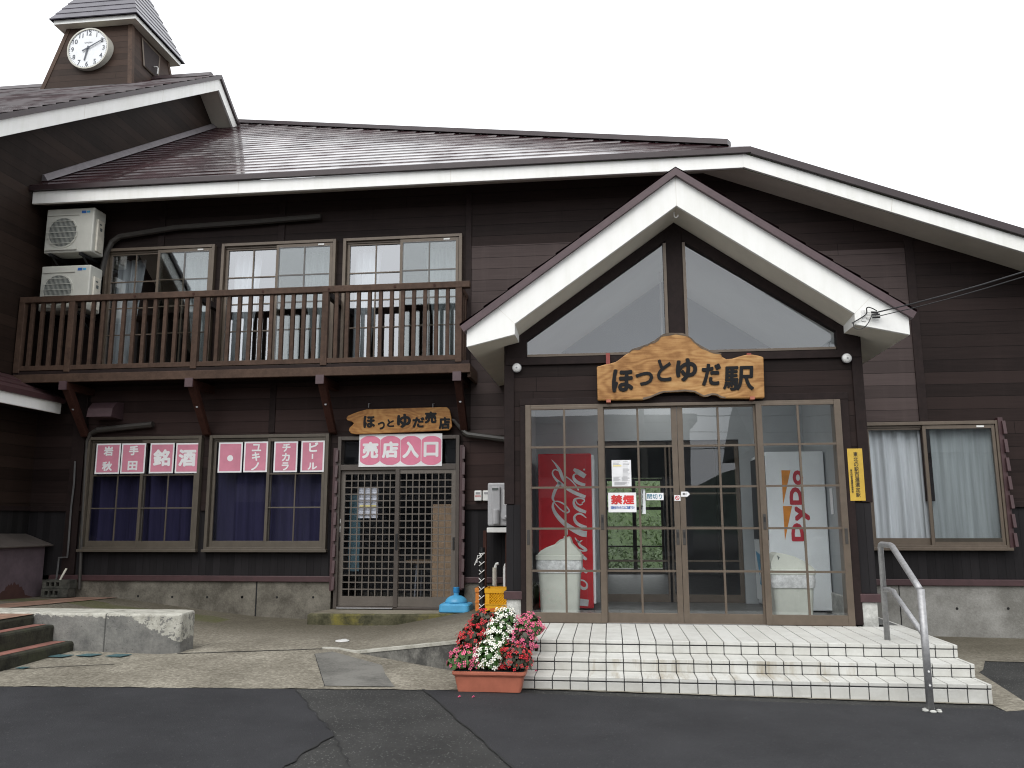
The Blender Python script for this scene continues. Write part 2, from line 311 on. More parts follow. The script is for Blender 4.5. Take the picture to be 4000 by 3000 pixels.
# ------------------------------------------------------------------ mesh builder
class MB:
    def __init__(s): s.v = []; s.f = []; s.mi = []; s.k = 0
    def use(s, k): s.k = k; return s
    def add(s, vs, fs):
        o = len(s.v); s.v += [tuple(q) for q in vs]
        for f in fs: s.f.append(tuple(o+i for i in f)); s.mi.append(s.k)
        return s
    def quad(s, *p): return s.add(p, [tuple(range(len(p)))])
    def box(s, x0, x1, y0, y1, z0, z1):
        x0, x1 = min(x0, x1), max(x0, x1); y0, y1 = min(y0, y1), max(y0, y1); z0, z1 = min(z0, z1), max(z0, z1)
        return s.add([(x0, y0, z0), (x1, y0, z0), (x1, y1, z0), (x0, y1, z0), (x0, y0, z1), (x1, y0, z1), (x1, y1, z1), (x0, y1, z1)],
                     [(0, 3, 2, 1), (4, 5, 6, 7), (0, 1, 5, 4), (1, 2, 6, 5), (2, 3, 7, 6), (3, 0, 4, 7)])
    def hexa(s, p):   # 8 points: bottom 4, top 4
        return s.add(p, [(0, 3, 2, 1), (4, 5, 6, 7), (0, 1, 5, 4), (1, 2, 6, 5), (2, 3, 7, 6), (3, 0, 4, 7)])
    def prism(s, pts, vec):  # polygon of 3d points swept by vec
        n = len(pts); q = [(p[0]+vec[0], p[1]+vec[1], p[2]+vec[2]) for p in pts]
        return s.add(list(pts)+q, [tuple(range(n))[::-1], tuple(range(n, 2*n))]+[(i, (i+1) % n, n+(i+1) % n, n+i) for i in range(n)])
    def xz(s, pts, y0, y1): return s.prism([(a, y0, b) for a, b in pts], (0, y1-y0, 0))
    def yz(s, pts, x0, x1): return s.prism([(x0, a, b) for a, b in pts], (x1-x0, 0, 0))
    def xy(s, pts, z0, z1): return s.prism([(a, b, z0) for a, b in pts], (0, 0, z1-z0))
    def tube(s, path, r, n=8, cap=True):
        P = [Vector(p) for p in path]; o = len(s.v); rs = r if isinstance(r, (list, tuple)) else [r]*len(P)
        prev = None; rings = []
        for i, p in enumerate(P):
            d = (P[min(i+1, len(P)-1)]-P[max(i-1, 0)]).normalized()
            up = prev if prev is not None else (Vector((0, 0, 1)) if abs(d.z) < .9 else Vector((1, 0, 0)))
            a = (up - d*up.dot(d)).normalized(); b = d.cross(a); prev = a
            rings.append([p+(a*math.cos(2*math.pi*k/n)+b*math.sin(2*math.pi*k/n))*rs[i] for k in range(n)])
        vs = [q for rg in rings for q in rg]; fs = []
        for i in range(len(P)-1):
            for k in range(n): fs.append((i*n+k, i*n+(k+1) % n, (i+1)*n+(k+1) % n, (i+1)*n+k))
        if cap: fs += [tuple(range(n))[::-1], tuple((len(P)-1)*n+k for k in range(n))]
        return s.add(vs, fs)
    def disc(s, c, r, axis='Y', h=.02, n=32):
        if axis == 'Y': return s.prism([(c[0]+r*math.cos(2*math.pi*k/n), c[1], c[2]+r*math.sin(2*math.pi*k/n)) for k in range(n)], (0, h, 0))
        return s.prism([(c[0]+r*math.cos(2*math.pi*k/n), c[1]+r*math.sin(2*math.pi*k/n), c[2]) for k in range(n)], (0, 0, h))
    def ring(s, c, r0, r1, y0, y1, n=32):
        vs = []; fs = []
        for k in range(n):
            a = 2*math.pi*k/n
            for r, y in ((r0, y0), (r1, y0), (r1, y1), (r0, y1)): vs.append((c[0]+r*math.cos(a), y, c[1]+r*math.sin(a)))
        for k in range(n):
            j = (k+1) % n
            for e in range(4): fs.append((k*4+e, k*4+(e+1) % 4, j*4+(e+1) % 4, j*4+e))
        return s.add(vs, fs)
    def frame(s, x0, x1, z0, z1, w, y0, y1, wb=None, wt=None):   # rectangular ring
        wb = wb or w; wt = wt or w
        s.box(x0, x0+w, y0, y1, z0, z1); s.box(x1-w, x1, y0, y1, z0, z1)
        s.box(x0+w, x1-w, y0, y1, z0, z0+wb); return s.box(x0+w, x1-w, y0, y1, z1-wt, z1)
    def loft(s, rings, cap=True):
        n = len(rings[0]); vs = [p for r in rings for p in r]; fs = []
        for i in range(len(rings)-1):
            for k in range(n): fs.append((i*n+k, i*n+(k+1) % n, (i+1)*n+(k+1) % n, (i+1)*n+k))
        if cap: fs += [tuple(range(n))[::-1], tuple((len(rings)-1)*n+k for k in range(n))]
        return s.add(vs, fs)
    def build(s, name, mat, parent=None, bev=0, smooth=False):
        me = bpy.data.meshes.new(name); me.from_pydata(s.v, [], s.f)
        mats = mat if isinstance(mat, (list, tuple)) else [mat]
        for m in mats: me.materials.append(M[m])
        for p, k in zip(me.polygons, s.mi): p.material_index = k; p.use_smooth = smooth
        me.validate(); me.update()
        bm = bmesh.new(); bm.from_mesh(me); bmesh.ops.recalc_face_normals(bm, faces=bm.faces); bm.to_mesh(me); bm.free()
        o = bpy.data.objects.new(name, me); col.objects.link(o)
        if parent: o.parent = parent
        if bev:
            md = o.modifiers.new('bevel', 'BEVEL'); md.width = bev; md.segments = 2; md.limit_method = 'ANGLE'; md.angle_limit = math.radians(40)
        return o

def tag(o, label, cat=None, group=None, kind=None):
    if label: o['label'] = label
    if cat: o['category'] = cat
    if group: o['group'] = group
    if kind: o['kind'] = kind
    return o
def thing(name, label, cat, group=None):
    o = bpy.data.objects.new(name, None); col.objects.link(o); o.empty_display_size = .1
    return tag(o, label, cat, group)
def struct(o): o['kind'] = 'structure'; return o
def copy_tree(o, off, parent=None):
    c = o.copy(); col.objects.link(c)
    if parent: c.parent = parent
    else: c.location = Vector(o.location)+Vector(off)
    for ch in o.children: copy_tree(ch, off, c)
    return c

def boxes(name, mat, parent, lst, bev=0):
    for q in lst: MB().box(*q).build(name, mat, parent, bev=bev)
# ------------------------------------------------------------------ lettering
_GL = {}; ASP = {}
def glyph(ch, bold=0.0):
    key = (ch, bold)
    if key in _GL: return _GL[key]
    c = bpy.data.curves.new('t', 'FONT'); c.body = ch; c.offset = bold; c.resolution_u = 3
    o = bpy.data.objects.new('t', c); col.objects.link(o)
    dg = bpy.context.evaluated_depsgraph_get(); dg.update()
    me = o.evaluated_get(dg).to_mesh()
    v = [(q.co.x, q.co.y) for q in me.vertices]; f = [tuple(p.vertices) for p in me.polygons]
    o.evaluated_get(dg).to_mesh_clear(); bpy.data.objects.remove(o); bpy.data.curves.remove(c)
    xs = [a for a, _ in v]; ys = [b for _, b in v]
    x0, x1, y0, y1 = min(xs), max(xs), min(ys), max(ys)
    v = [((a-x0)/max(x1-x0, 1e-6), (b-y0)/max(y1-y0, 1e-6)) for a, b in v]
    ASP[ch] = (x1-x0)/max(y1-y0, 1e-6); _GL[key] = (v, f); return _GL[key]
def put(mb, ch, x0, x1, z0, z1, y, bold=0.0, thick=0.0, rot=0, shear=0.0):
    """lay glyph (or line) ch into the rectangle x0..x1, z0..z1 of the plane y; rot=1 reads bottom to top; bold thickens by offset layers"""
    v, f = glyph(ch); d = bold*.55*min(x1-x0, z1-z0) if len(ch) == 1 else bold*.5*(z1-z0)
    x0 += d; x1 -= d; z0 += d; z1 -= d
    offs = [(0, 0)] if not d else [(0, 0), (d, 0), (-d, 0), (0, d), (0, -d), (.7*d, .7*d), (-.7*d, .7*d), (.7*d, -.7*d), (-.7*d, -.7*d)]
    for k, (ox, oz) in enumerate(offs):
        out = []
        for a, b in v:
            if rot: a, b = 1-b, a
            a += shear*(b-.5)
            out.append((x0+a*(x1-x0)+ox, y-.00012*k, z0+b*(z1-z0)+oz))
        if not thick: mb.add(out, f); continue
        n = len(out); bk = [(p[0], p[1]+thick, p[2]) for p in out]; edges = {}
        for q in f:
            for i in range(len(q)): edges[(q[i], q[(i+1) % len(q)])] = 1
        mb.add(out+bk, list(f)+[(a, b, b+n, a+n) for a, b in edges if (b, a) not in edges])
def put_px(mb, ch, cr, box, Y, **k):
    a = at(*cr(box[0], box[1]), Y); b = at(*cr(box[2], box[3]), Y)
    put(mb, ch, a[0], b[0], b[1], a[1], Y, **k)
def spline(pts, n=6):
    """Catmull-Rom through pts of any dimension"""
    P = [np.array(p, float) for p in pts]; P = [2*P[0]-P[1]]+P+[2*P[-1]-P[-2]]; out = []
    for i in range(1, len(P)-2):
        for k in range(n):
            t = k/n; out.append(.5*((2*P[i])+(P[i+1]-P[i-1])*t+(2*P[i-1]-5*P[i]+4*P[i+1]-P[i+2])*t*t+(3*P[i]-P[i-1]-3*P[i+1]+P[i+2])*t**3))
    out.append(P[-2]); return out
def ribbon(mb, pts, to3, n=6):
    """brush stroke of changing width; pts = (x, y, width)"""
    S = spline(pts, n); L = []; Rr = []
    for i, p in enumerate(S):
        d = S[min(i+1, len(S)-1)][:2]-S[max(i-1, 0)][:2]; d = d/(np.linalg.norm(d)+1e-9); nn = np.array([-d[1], d[0]])*max(p[2], 1)/2
        L.append(to3(*(p[:2]+nn))); Rr.append(to3(*(p[:2]-nn)))
    m = len(L); mb.add(L+Rr, [(i, i+1, m+i+1, m+i) for i in range(m-1)])

def wall_grid(mb, x0, x1, z0, z1, holes, y, t=.12):
    """wall sheet with rectangular openings and reveals"""
    xs = sorted({x0, x1, *[h[0] for h in holes], *[h[1] for h in holes]}); zs = sorted({z0, z1, *[h[2] for h in holes], *[h[3] for h in holes]})
    for i in range(len(xs)-1):
        for j in range(len(zs)-1):
            cx, cz = (xs[i]+xs[i+1])/2, (zs[j]+zs[j+1])/2
            if any(h[0] < cx < h[1] and h[2] < cz < h[3] for h in holes): continue
            mb.quad((xs[i], y, zs[j]), (xs[i+1], y, zs[j]), (xs[i+1], y, zs[j+1]), (xs[i], y, zs[j+1]))
    for a, b, c, d in holes:
        mb.quad((a, y, c), (a, y+t, c), (a, y+t, d), (a, y, d)); mb.quad((b, y, c), (b, y+t, c), (b, y+t, d), (b, y, d))
        if c > z0+.001: mb.quad((a, y, c), (b, y, c), (b, y+t, c), (a, y+t, c))
        if d < z1-.001: mb.quad((a, y, d), (b, y, d), (b, y+t, d), (a, y+t, d))

def atx(px, py, X):
    d = ray(px, py); q = CAM + d*((X-CAM[0])/d[0]); return float(q[1]), float(q[2])
# ================================================================== SETTING: ground
def zas(x): return -.0125*(x+.8)
struct(MB().add([(-90, -90, zas(-90)), (90, -90, zas(90)), (90, 60, zas(90)), (-90, 60, zas(-90))], [(0, 1, 2, 3)]).build('ground', 'asphalt'))
def sheet(name, pts, mat, dz, sub=0):
    b = MB(); b.add([(x, y, zas(x)+dz) for x, y in pts], [tuple(range(len(pts)))]); return struct(b.build(name, mat))
def jag(p, q, n, amp, seed):
    r = random.Random(seed); out = []
    for i in range(n+1):
        t = i/n; a = r.uniform(-amp, amp) if 0 < i < n else 0
        out.append((p[0]+(q[0]-p[0])*t+a, p[1]+(q[1]-p[1])*t+a*.3))
    return out
EDGE = lambda x: -2.03+.128*(x+1.29)
lb = jag((-2.60, EDGE(-2.6)-.004), (-1.80, -3.58), 14, .018, 3)+jag((-1.80, -3.58), (-1.86, -4.25), 8, .022, 4)[1:]+[(-1.95, -6.2)]
sheet('road', [(-14, EDGE(-14)), ]+lb+[(-14, -14)], 'asphalt_n', .004)
rb = jag((-1.56, -2.06), (-.50, -4.25), 16, .010, 5)+[(.7, -6.8)]
sheet('road', rb[::-1]+[(-.9, -2.06), (9, -2.06), (9, -14), (.7, -14)], 'asphalt_n', .004)
def crackline(pts, w0, seed):
    r = random.Random(seed); L = []; R = []
    for i, (x, y) in enumerate(pts):
        ww = w0*r.uniform(.3, 1.2); L.append((x-ww, y, zas(x)+.008)); R.append((x+ww, y, zas(x)+.008))
    b = MB(); n = len(L); b.add(L+R, [(i, n+i, n+i+1, i+1) for i in range(n-1)]); return struct(b.build('road_crack', 'crack'))
crackline(lb[:-1], .007, 1); crackline(rb[:-1], .010, 2)
crackline(jag((-1.80, -3.58), (-1.50, -4.2), 9, .012, 8), .005, 3); crackline(jag((-1.72, -3.74), (-1.83, -3.90), 4, .01, 9), .005, 4)
crackline(jag((1.05, -4.0), (1.25, -4.9), 6, .02, 12), .006, 4)

def gl(x):   # ground height along the foot of the main wall
    return float(np.interp(x, [-9, -8, -6.94, -5.82, -4.82, -4.09, -3.3], [.34, .34, .325, .194, .090, .066, .060]))
def sst(a, b, x): t = min(1, max(0, (x-a)/(b-a))); return t*t*(3-2*t)
def ga(x, y):
    fr = zas(x)+.006+max(0, y-EDGE(x))*.028
    if x < -4.3 and y > -.75: return gl(x)+.10*(2.2-y)/2.8*min(1, (-4.3-x)/2.65)
    return fr+(gl(x)-fr)*sst(-.5, 1.0, y)
b = MB(); xs = [-14]+[-9+.06*i for i in range(131)]; ny = 34
for x in xs:
    ej = .010*math.sin(x*9.1)+.008*math.sin(x*23.7+1)+.006*math.sin(x*47)
    for j in range(ny+1):
        y = EDGE(x)+(ej if j == 0 else 0)+(2.2-EDGE(x))*j/ny; b.v.append((x, y, ga(x, y)))
for i in range(len(xs)-1):
    for j in range(ny): q = i*(ny+1)+j; b.f.append((q, q+1, q+ny+2, q+ny+1)); b.mi.append(0)
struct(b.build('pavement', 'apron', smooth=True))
# ramp beside the entrance steps with its retaining wall
XR = -1.28
def edge_l(y): return -2.95-.10*(y+.45)/2.05
def redge(x): return -.45-(x+2.85)*(.85/1.40) if x > -2.85 else -.45
b = MB(); n = 22
def gr(x, y): return max(ga(x, y)+.004, .02+.29*min(1, max(0, (x-edge_l(y))/(-1.36-edge_l(y)))))
cols_ = []
for i in range(n+1):
    x = -3.0+(XR+3.0)*i/n; y0 = redge(x); row = []
    for j in range(13): y = y0+(2.2-y0)*j/12; row.append((x, y, gr(x, y)))
    cols_.append(row)
b.v = [p for r_ in cols_ for p in r_]
for i in range(n):
    for j in range(12): q = i*13+j; b.f.append((q, q+1, q+14, q+13)); b.mi.append(0)
ramp_o = struct(b.build('ramp', 'apron', smooth=True))
b = MB(); o = []
for i in range(n+1):
    x, y, z = cols_[i][0]; o.append(((x, y-.006, z), (x, y-.012, zas(x)-.05)))
b.v = [p for q in o for p in q]
for i in range(n): b.f.append((2*i, 2*i+1, 2*i+3, 2*i+2)); b.mi.append(0)
b2 = MB(); q = [c_[0] for c_ in cols_]; b2.add([(x, y-.016, z+.004) for x, y, z in q]+[(x, y+.05, z+.006) for x, y, z in q]+[(x, y-.016, z-.022) for x, y, z in q], [(i, i+1, n+2+i, n+1+i) for i in range(n)]+[(i, i+1, 2*n+3+i, 2*n+2+i) for i in range(n)])
RW_ = tag(b.build('retaining_wall', 'rampw'), 'dark stained concrete side wall of the ramp left of the flower planters', 'low wall'); b2.build('worn_edge', 'curbtop', RW_)
# joints and plain patches in the pavement
def strip(name, pts, w, mat, dz=.005):
    b = MB(); S = [np.array(p) for p in pts]; L = []; R = []
    for i, p in enumerate(S):
        d = S[min(i+1, len(S)-1)]-S[max(i-1, 0)]; d = d/np.linalg.norm(d); nn = np.array([-d[1], d[0]])*w
        for q, A in ((p+nn, L), (p-nn, R)): A.append((q[0], q[1], ga(q[0], q[1])+dz))
    m = len(L); b.add(L+R, [(i, i+1, m+i+1, m+i) for i in range(m-1)]); return struct(b.build(name, mat))
strip('pavement_joint', [(-4.3+.12*i, -.98+.045*i+.006*math.sin(i*2)) for i in range(12)], .012, 'crack')
strip('pavement_joint', [atz(*crop(900, 2200, .4973)(662+8*i+(i%2)*3, 752+21.4*i), .03) for i in range(11)], .006, 'crack')
strip('pavement_joint', [(-6.4+.2*i, -2.1+.09*max(0, i-3)+.01*math.sin(i)) for i in range(10)], .008, 'crack')
b = MB(); cO = crop(900, 2200, .4973); pp = [atz(*cO(*q), .03) for q in ((662, 752), (800, 735), (1190, 822), (1215, 880), (1290, 966), (742, 966))]
b.add([(x, y, ga(x, y)+.006) for x, y in pp], [tuple(range(6))]); struct(b.build('pavement_patch', 'patch'))
# ground right of the steps
b = MB(); pts = [(2.93, -2.12), (3.2, -2.0), (3.45, -.4), (3.55, -.25), (3.8, .3), (9, .35), (9, 2.2), (2.93, 2.2)]
b.add([(x, y, zas(x)+.006) for x, y in pts], [tuple(range(8))]); struct(b.build('pavement', 'apron'))

# entrance steps (white tile)
ST = thing('entrance_steps', 'three broad white tiled steps and landing in front of the glass entrance doors', 'steps')
N1, N2, N3, ZT = -1.284, -1.60, -1.885, (.32, .213, .107)
X0, X1 = -1.25, 2.945
b = MB(); b.box(X0+.01, X1-.006, N3+.012, -.05, -.12, ZT[2]-.012).box(X0+.01, X1-.006, N2+.012, -.05, 0, ZT[1]-.012).box(X0+.01, X1-.006, N1+.012, 2.2, 0, ZT[0]-.012)
b.build('grout_core', 'grout', ST)
b = MB(); pit = .1485; g = .0038; xj = -.062-pit*8; rr = random.Random(5)
xs = []
while xj < X1-.03:
    a, c = max(xj, X0)+g, min(xj+pit, X1)-g
    if c-a > .02: xs.append((a, c))
    xj += pit
for a, c in xs:
    for nf, back, zt, zb in ((N1, 2.19, ZT[0], ZT[1]), (N2, N1, ZT[1], ZT[2]), (N3, N2, ZT[2], None)):
        zl = zb if zb is not None else zas((a+c)/2)+.004
        if nf == N1 and a > 2.69: yb = 2.19
        elif nf == N1: yb = -.06
        else: yb = back+.02
        b.box(a, c, nf, yb, zt-.03+rr.uniform(-.0008, .0008), zt+rr.uniform(-.0012, .0012))
        b.box(a, c, nf+.006+rr.uniform(-.001, .001), nf+.05, zl+.004, zt-.040)
b.build('tile', 'tile', ST, bev=.004)

rr = random.Random(9); L = []; Q = []
for i in range(70):
    x = -1.2+i*.0605; L.append((x, N3+.01, zas(x)+.009)); Q.append((x, N3-.012-abs(rr.gauss(.006, .010)), zas(x)+.009))
b = MB(); m_ = len(L); b.add(L+Q, [(i, i+1, m_+i+1, m_+i) for i in range(m_-1)]); struct(b.build('dirt_strip', 'apron'))
# left brick terrace, stair and curb
b = MB(); b.quad((-14, -2.6, .46), (-5.87, -2.6, .46), (-5.87, -.97, .46), (-14, -.97, .46)); b.quad((-14, -.97, .46), (-6.95, -.97, .46), (-6.95, -.58, .432), (-14, -.58, .432)); b.quad((-14, -.58, .432), (-6.95, -.58, .432), (-6.95, 2.2, .334), (-14, 2.2, .334))
struct(b.build('terrace', 'brick'))
STB = thing('brick_stair', 'mossy concrete stair with red brick treads at the left edge, against the low wall', 'stair')
b = MB(); b.box(-14, -5.86, -2.6, -.98, -.1, .452).box(-5.87, -5.63, -2.6, -.98, -.1, .36).box(-5.64, -5.40, -2.6, -.97, -.1, .20)
b.build('stair_body', 'mossdk', STB, bev=.025)
b = MB(); b.quad((-5.83, -2.58, .364), (-5.70, -2.58, .364), (-5.70, -1.02, .364), (-5.83, -1.02, .364)); b.build('tread', 'tread', STB)
b = MB(); b.quad((-5.61, -2.58, .204), (-5.46, -2.58, .204), (-5.46, -1.04, .204), (-5.61, -1.04, .204)); b.build('tread', 'tread', STB)
CW = thing('concrete_wall', 'low weathered grey concrete wall with pale worn top beside the brick stair', 'low wall')
b = MB(); fp = [(-7.0, -.96), (-4.47, -1.02), (-4.30, -.93), (-4.33, -.60), (-4.45, -.55), (-7.0, -.55)]
b.xy(fp, -.02, .474); b.build('wall_body', 'curb', CW, bev=.022)
for q in ((490, 1180), (720, 1172), (960, 1172), (185, 1262)):
    x, y = atz(*crop(0, 2000, .4822)(*q), .09); k = .5 if q[0] == 185 else 1
    b = MB(); b.add([(x-.10*k, y-.06*k, ga(x, y)+.008), (x+.06*k, y-.06*k, ga(x, y)+.008), (x+.10*k, y+.06*k, ga(x, y)+.008), (x-.06*k, y+.06*k, ga(x, y)+.008)], [(0, 1, 2, 3)])
    b.prism(b.v[:4], (0, 0, .006))
    nm = {490: 'left', 720: 'middle', 960: 'right'}
    o = b.build('drain_cover', 'cover')
    tag(o, 'small teal drain cover nearest the road, alone by the brick stair' if k < 1 else nm[q[0]]+' one of three teal drain covers below the low concrete wall', 'cover', 'teal drain covers in the pavement')
x, y = atz(*crop(900, 2200, .4973)(878, 645), .05)
b = MB(); b.disc((x, y, gr(x, y)+.004), .075, 'Z', .008); b.disc((x-.01, y+.09, gr(x, y)+.004), .03, 'Z', .008)
tag(b.build('white_disc', 'white'), 'flat round white disc lying on the ramp left of the flower planters', 'disc')

# ================================================================== THE STATION BUILDING
B = thing('station_building', 'dark brown timber railway station with clock tower wing, balcony and gabled entrance porch', 'station building')
YW = 2.2
W1, W2 = (-7.555, -5.80, .985, 2.61), (-5.68, -3.91, .985, 2.61)
SD = (-3.77, -2.04, .215, 2.56)
UPW = [(-7.52, -5.775, 3.53, 5.48), (-5.665, -3.905, 3.53, 5.48), (-3.795, -2.03, 3.53, 5.48)]
RW = (3.30, 4.985, 1.02, 2.645)
HALL = (-.15, 1.72, .30, 2.45)
holes = [W1, W2, SD]+UPW+[(-.15, 1.42, .30, 2.45)]
# upper boarding (z 1.62 up), lower vertical boarding (z .64-1.55)
b = MB(); wall_grid(b, -8.43, 1.42, 1.58, 6.28, [(h[0], h[1], max(h[2], 1.58), h[3]) for h in holes], YW)
wall_grid(b, 1.42, 7.6, 1.58, 3.0, [(1.42, 1.72, 1.58, 2.45), (RW[0], RW[1], 1.58, RW[3])], YW)
b.quad((1.42, YW, 3.0), (7.6, YW, 3.0), (7.6, YW, 3.83), (1.42, YW, 6.26)); b.build('front_wall', 'wall', B)
boxes('weathered_boarding', 'wall_pale', B, [(-1.90, .8, YW-.006, YW+.001, 2.56, 5.30), (2.60, 4.04, YW-.006, YW+.001, 2.66, 5.02)])
b = MB(); wall_grid(b, -7.60, -2.0, 2.63, 3.36, [], YW-.004, .0); wall_grid(b, -2.0, -1.12, 1.60, 2.55, [], YW-.004, .0); b.build('brown_boarding', 'wall_mid', B)
b = MB(); wall_grid(b, -8.43, SD[0], .635, 1.57, [(h[0], h[1], h[2], min(h[3], 1.57)) for h in (W1, W2)], YW+.01, .1); b.build('lower_boarding', 'dado', B)
b = MB(); wall_grid(b, SD[1], -.15, .635, 1.57, [], YW+.01, .1); b.build('lower_boarding', 'dado', B)
b = MB()
wall_grid(b, 1.42, 7.6, .635, 1.57, [(1.42, 1.72, .635, 1.57), (RW[0], RW[1], RW[2], 1.57)], YW+.01, .1); b.build('lower_boarding', 'dado', B)
# trim: belt, battens, corner boards
boxes('belt_trim', 'trim', B, [(a, c, YW-.022, YW+.03, 1.54, 1.612) for a, c in ((-8.40, W1[0]-.02), (W1[1]+.02, W2[0]-.02), (W2[1]+.02, SD[0]-.04), (SD[1]+.02, -1.12), (2.69, RW[0]-.02), (RW[1]+.06, 7.6))], .004)
boxes('batten', 'trim', B, [(-7.83, -7.63, YW-.03, YW+.02, .645, 3.34), (-1.985, -1.90, YW-.02, YW+.01, 3.47, 6.2), (4.04, 4.15, YW-.025, YW+.01, 1.62, 5.15), (-4.83, -4.74, YW-.02, YW+.01, 2.64, 3.34), (-6.72, -6.62, YW-.02, YW+.01, 5.5, 6.2), (-4.82, -4.72, YW-.02, YW+.01, 5.5, 6.2)], .004)
boxes('sill_band', 'band', B, [(a, c, YW-.045, YW+.05, .565, .642) for a, c in ((-8.0, -3.83), (-1.97, -1.14), (2.71, 7.6))], .006)
b = MB(); b.box(-8.43, -3.83, YW-.012, YW+.3, -.3, .566).build('foundation', 'found', B)
MB().box(-1.97, -1.13, YW-.012, YW+.3, -.3, .566).build('foundation', 'found', B)
MB().box(-4.905, -4.885, YW-.0145, YW-.01, 0, .564).build('joint', 'crack', B)
MB().box(2.70, 7.6, YW-.012, YW+.3, -.4, .566).build('foundation', 'found_r', B)
boxes('joint', 'crack', B, [(3.615, 3.627, YW-.0145, YW-.01, -.3, .564)])
for cr, q in [(crop(0, 2000, .4822), p) for p in ((1118, 682), (1395, 688), (1678, 690), (1960, 690))]+[(crop(900, 2200, .4973), p) for p in ((92, 265), (365, 268), (650, 268))]+[(crop(2700, 2000, .6027), p) for p in ((1723, 626), (2055, 626))]:
    xx, zz = at(*cr(*q), YW-.013); MB().disc((xx, YW-.0135, zz), .017, 'Y', .003, 10).build('form_tie_hole', 'crack', B)

# --- main roof: lapped metal courses up to the hip, right hand slope, eaves
P0, PZ, PS, HIP = 1.56, 6.295, .675, .582
rz = lambda y: PZ+PS*(y-P0)
xh = lambda y: 1.98-(y-P0)/HIP
b = MB(); dy = .235; k = 0; y = P0; rr = random.Random(2)
while y < 7.5:
    y1 = min(y+dy, 7.6); lip = .014
    nseg = 14; xa, xb, xb1 = -8.43, xh(y), max(xh(y1), -8.43)
    for i in range(nseg):
        t0, t1 = i/nseg, (i+1)/nseg
        a0, a1 = xa+(xb-xa)*t0, xa+(xb-xa)*t1; c0, c1 = xa+(xb1-xa)*t0, xa+(xb1-xa)*t1
        b.quad((a0, y, rz(y)+lip), (a1, y, rz(y)+lip), (c1, y1, rz(y1)+.001), (c0, y1, rz(y1)+.001))
    b.quad((xa, y, rz(y)), (xb, y, rz(y)), (xb, y, rz(y)+lip), (xa, y, rz(y)+lip))
    y = y1
b.build('roof', 'roof', B)
b = MB(); b.quad((1.98, P0, PZ+.004), (7.6, P0, PZ-.393*5.62), (7.6, 9.6, PZ-.393*5.62), (-8.43, 9.6, PZ+.393*10.41), (-8.43, P0+HIP*10.41, PZ+.393*10.41)); b.build('roof', 'roof', B)
b = MB(); p0 = Vector((1.72, P0+HIP*.26, rz(P0+HIP*.26)+.03)); p1 = Vector((-8.40, P0+HIP*10.38, rz(P0+HIP*10.38)+.03))
d = (p1-p0).normalized(); sd = Vector((d.y, -d.x, 0)).normalized()*.07; up = Vector((0, 0, .055))
b.hexa([p0-sd-up*.5, p0+sd-up*.5, p1+sd-up*.5, p1-sd-up*.5, p0-sd*.8+up, p0+sd*.8+up, p1+sd*.8+up, p1-sd*.8+up]); b.build('hip_cap', 'cap_shaded', B)
b = MB(); b.box(-8.39, 1.87, 1.597, 1.645, 6.03, 6.218)
b.xz([(1.87, 6.037), (7.6, 3.785), (7.6, 3.98), (1.87, 6.232)], 1.597, 1.645); b.build('fascia', 'fascia', B, bev=.004)
b = MB(); b.box(-8.42, 1.97, 1.545, 1.60, 6.222, 6.292); b.xz([(1.97, 6.205), (7.6, 3.99), (7.6, 4.085), (1.97, 6.30)], 1.545, 1.60); b.build('drip_edge', 'cap_shaded', B)
b = MB(); b.quad((-8.43, 1.64, 6.035), (1.85, 1.64, 6.035), (1.42, YW, 6.24), (-8.43, YW, 6.24)); b.quad((1.85, 1.64, 6.035), (7.6, 1.64, 3.79), (7.6, YW, 3.81), (1.42, YW, 6.24)); b.build('soffit', 'soffit', B)
for xx in (-6.2, -3.95, -1.7, .5): pass
# flashing where the roof meets the wing wall
b = MB(); fy = lambda y: rz(y)+.02
b.hexa([(-8.43, 1.80, fy(1.8)), (-8.33, 1.80, fy(1.8)), (-8.33, 7.3, fy(7.3)), (-8.43, 7.3, fy(7.3)), (-8.43, 1.80, fy(1.8)+.10), (-8.40, 1.80, fy(1.8)+.10), (-8.40, 7.3, fy(7.3)+.10), (-8.43, 7.3, fy(7.3)+.10)])
b.build('wall_flashing', 'flash', B)

# --- left wing
RB = lambda y: 6.458+.672*(y-.367)        # underside of the rake
b = MB(); b.yz([(-2.6, 1.6), (9.7, 1.6), (9.7, RB(6.15)-.672*3.55), (6.15, RB(6.15)), (-2.6, RB(-2.6))], -8.43, -8.58)
b.build('wing_wall', 'wingw', B)
b = MB(); b.yz([(-2.6, -.2), (2.3, -.2), (2.3, 1.56), (-2.6, 1.56)], -8.44, -8.6); b.build('lower_boarding', 'wingd', B)
b = MB(); b.box(-8.45, -8.40, -2.6, YW, 1.55, 1.615); b.build('trim', 'trim', B)
b = MB(); b.yz([(-2.7, RB(-2.7)), (6.15, RB(6.15)), (6.15, RB(6.15)+.25), (-2.7, RB(-2.7)+.25)], -7.976, -8.02)
b.yz([(6.15, RB(6.15)), (9.8, RB(6.15)-.672*3.65), (9.8, RB(6.15)-.672*3.65+.25), (6.15, RB(6.15)+.25)], -7.976, -8.02); b.build('fascia', 'fascia', B, bev=.004)
b = MB(); b.quad((-8.0, -2.7, RB(-2.7)+.02), (-8.0, 6.15, RB(6.15)+.02), (-8.43, 6.15, RB(6.15)+.02), (-8.43, -2.7, RB(-2.7)+.02))
b.quad((-8.0, 6.15, RB(6.15)+.02), (-8.0, 9.8, RB(6.15)-2.433), (-8.43, 9.8, RB(6.15)-2.433), (-8.43, 6.15, RB(6.15)+.02)); b.build('soffit', 'soffit', B)
b = MB(); WZ = lambda y: RB(y)+.345
y = -2.75
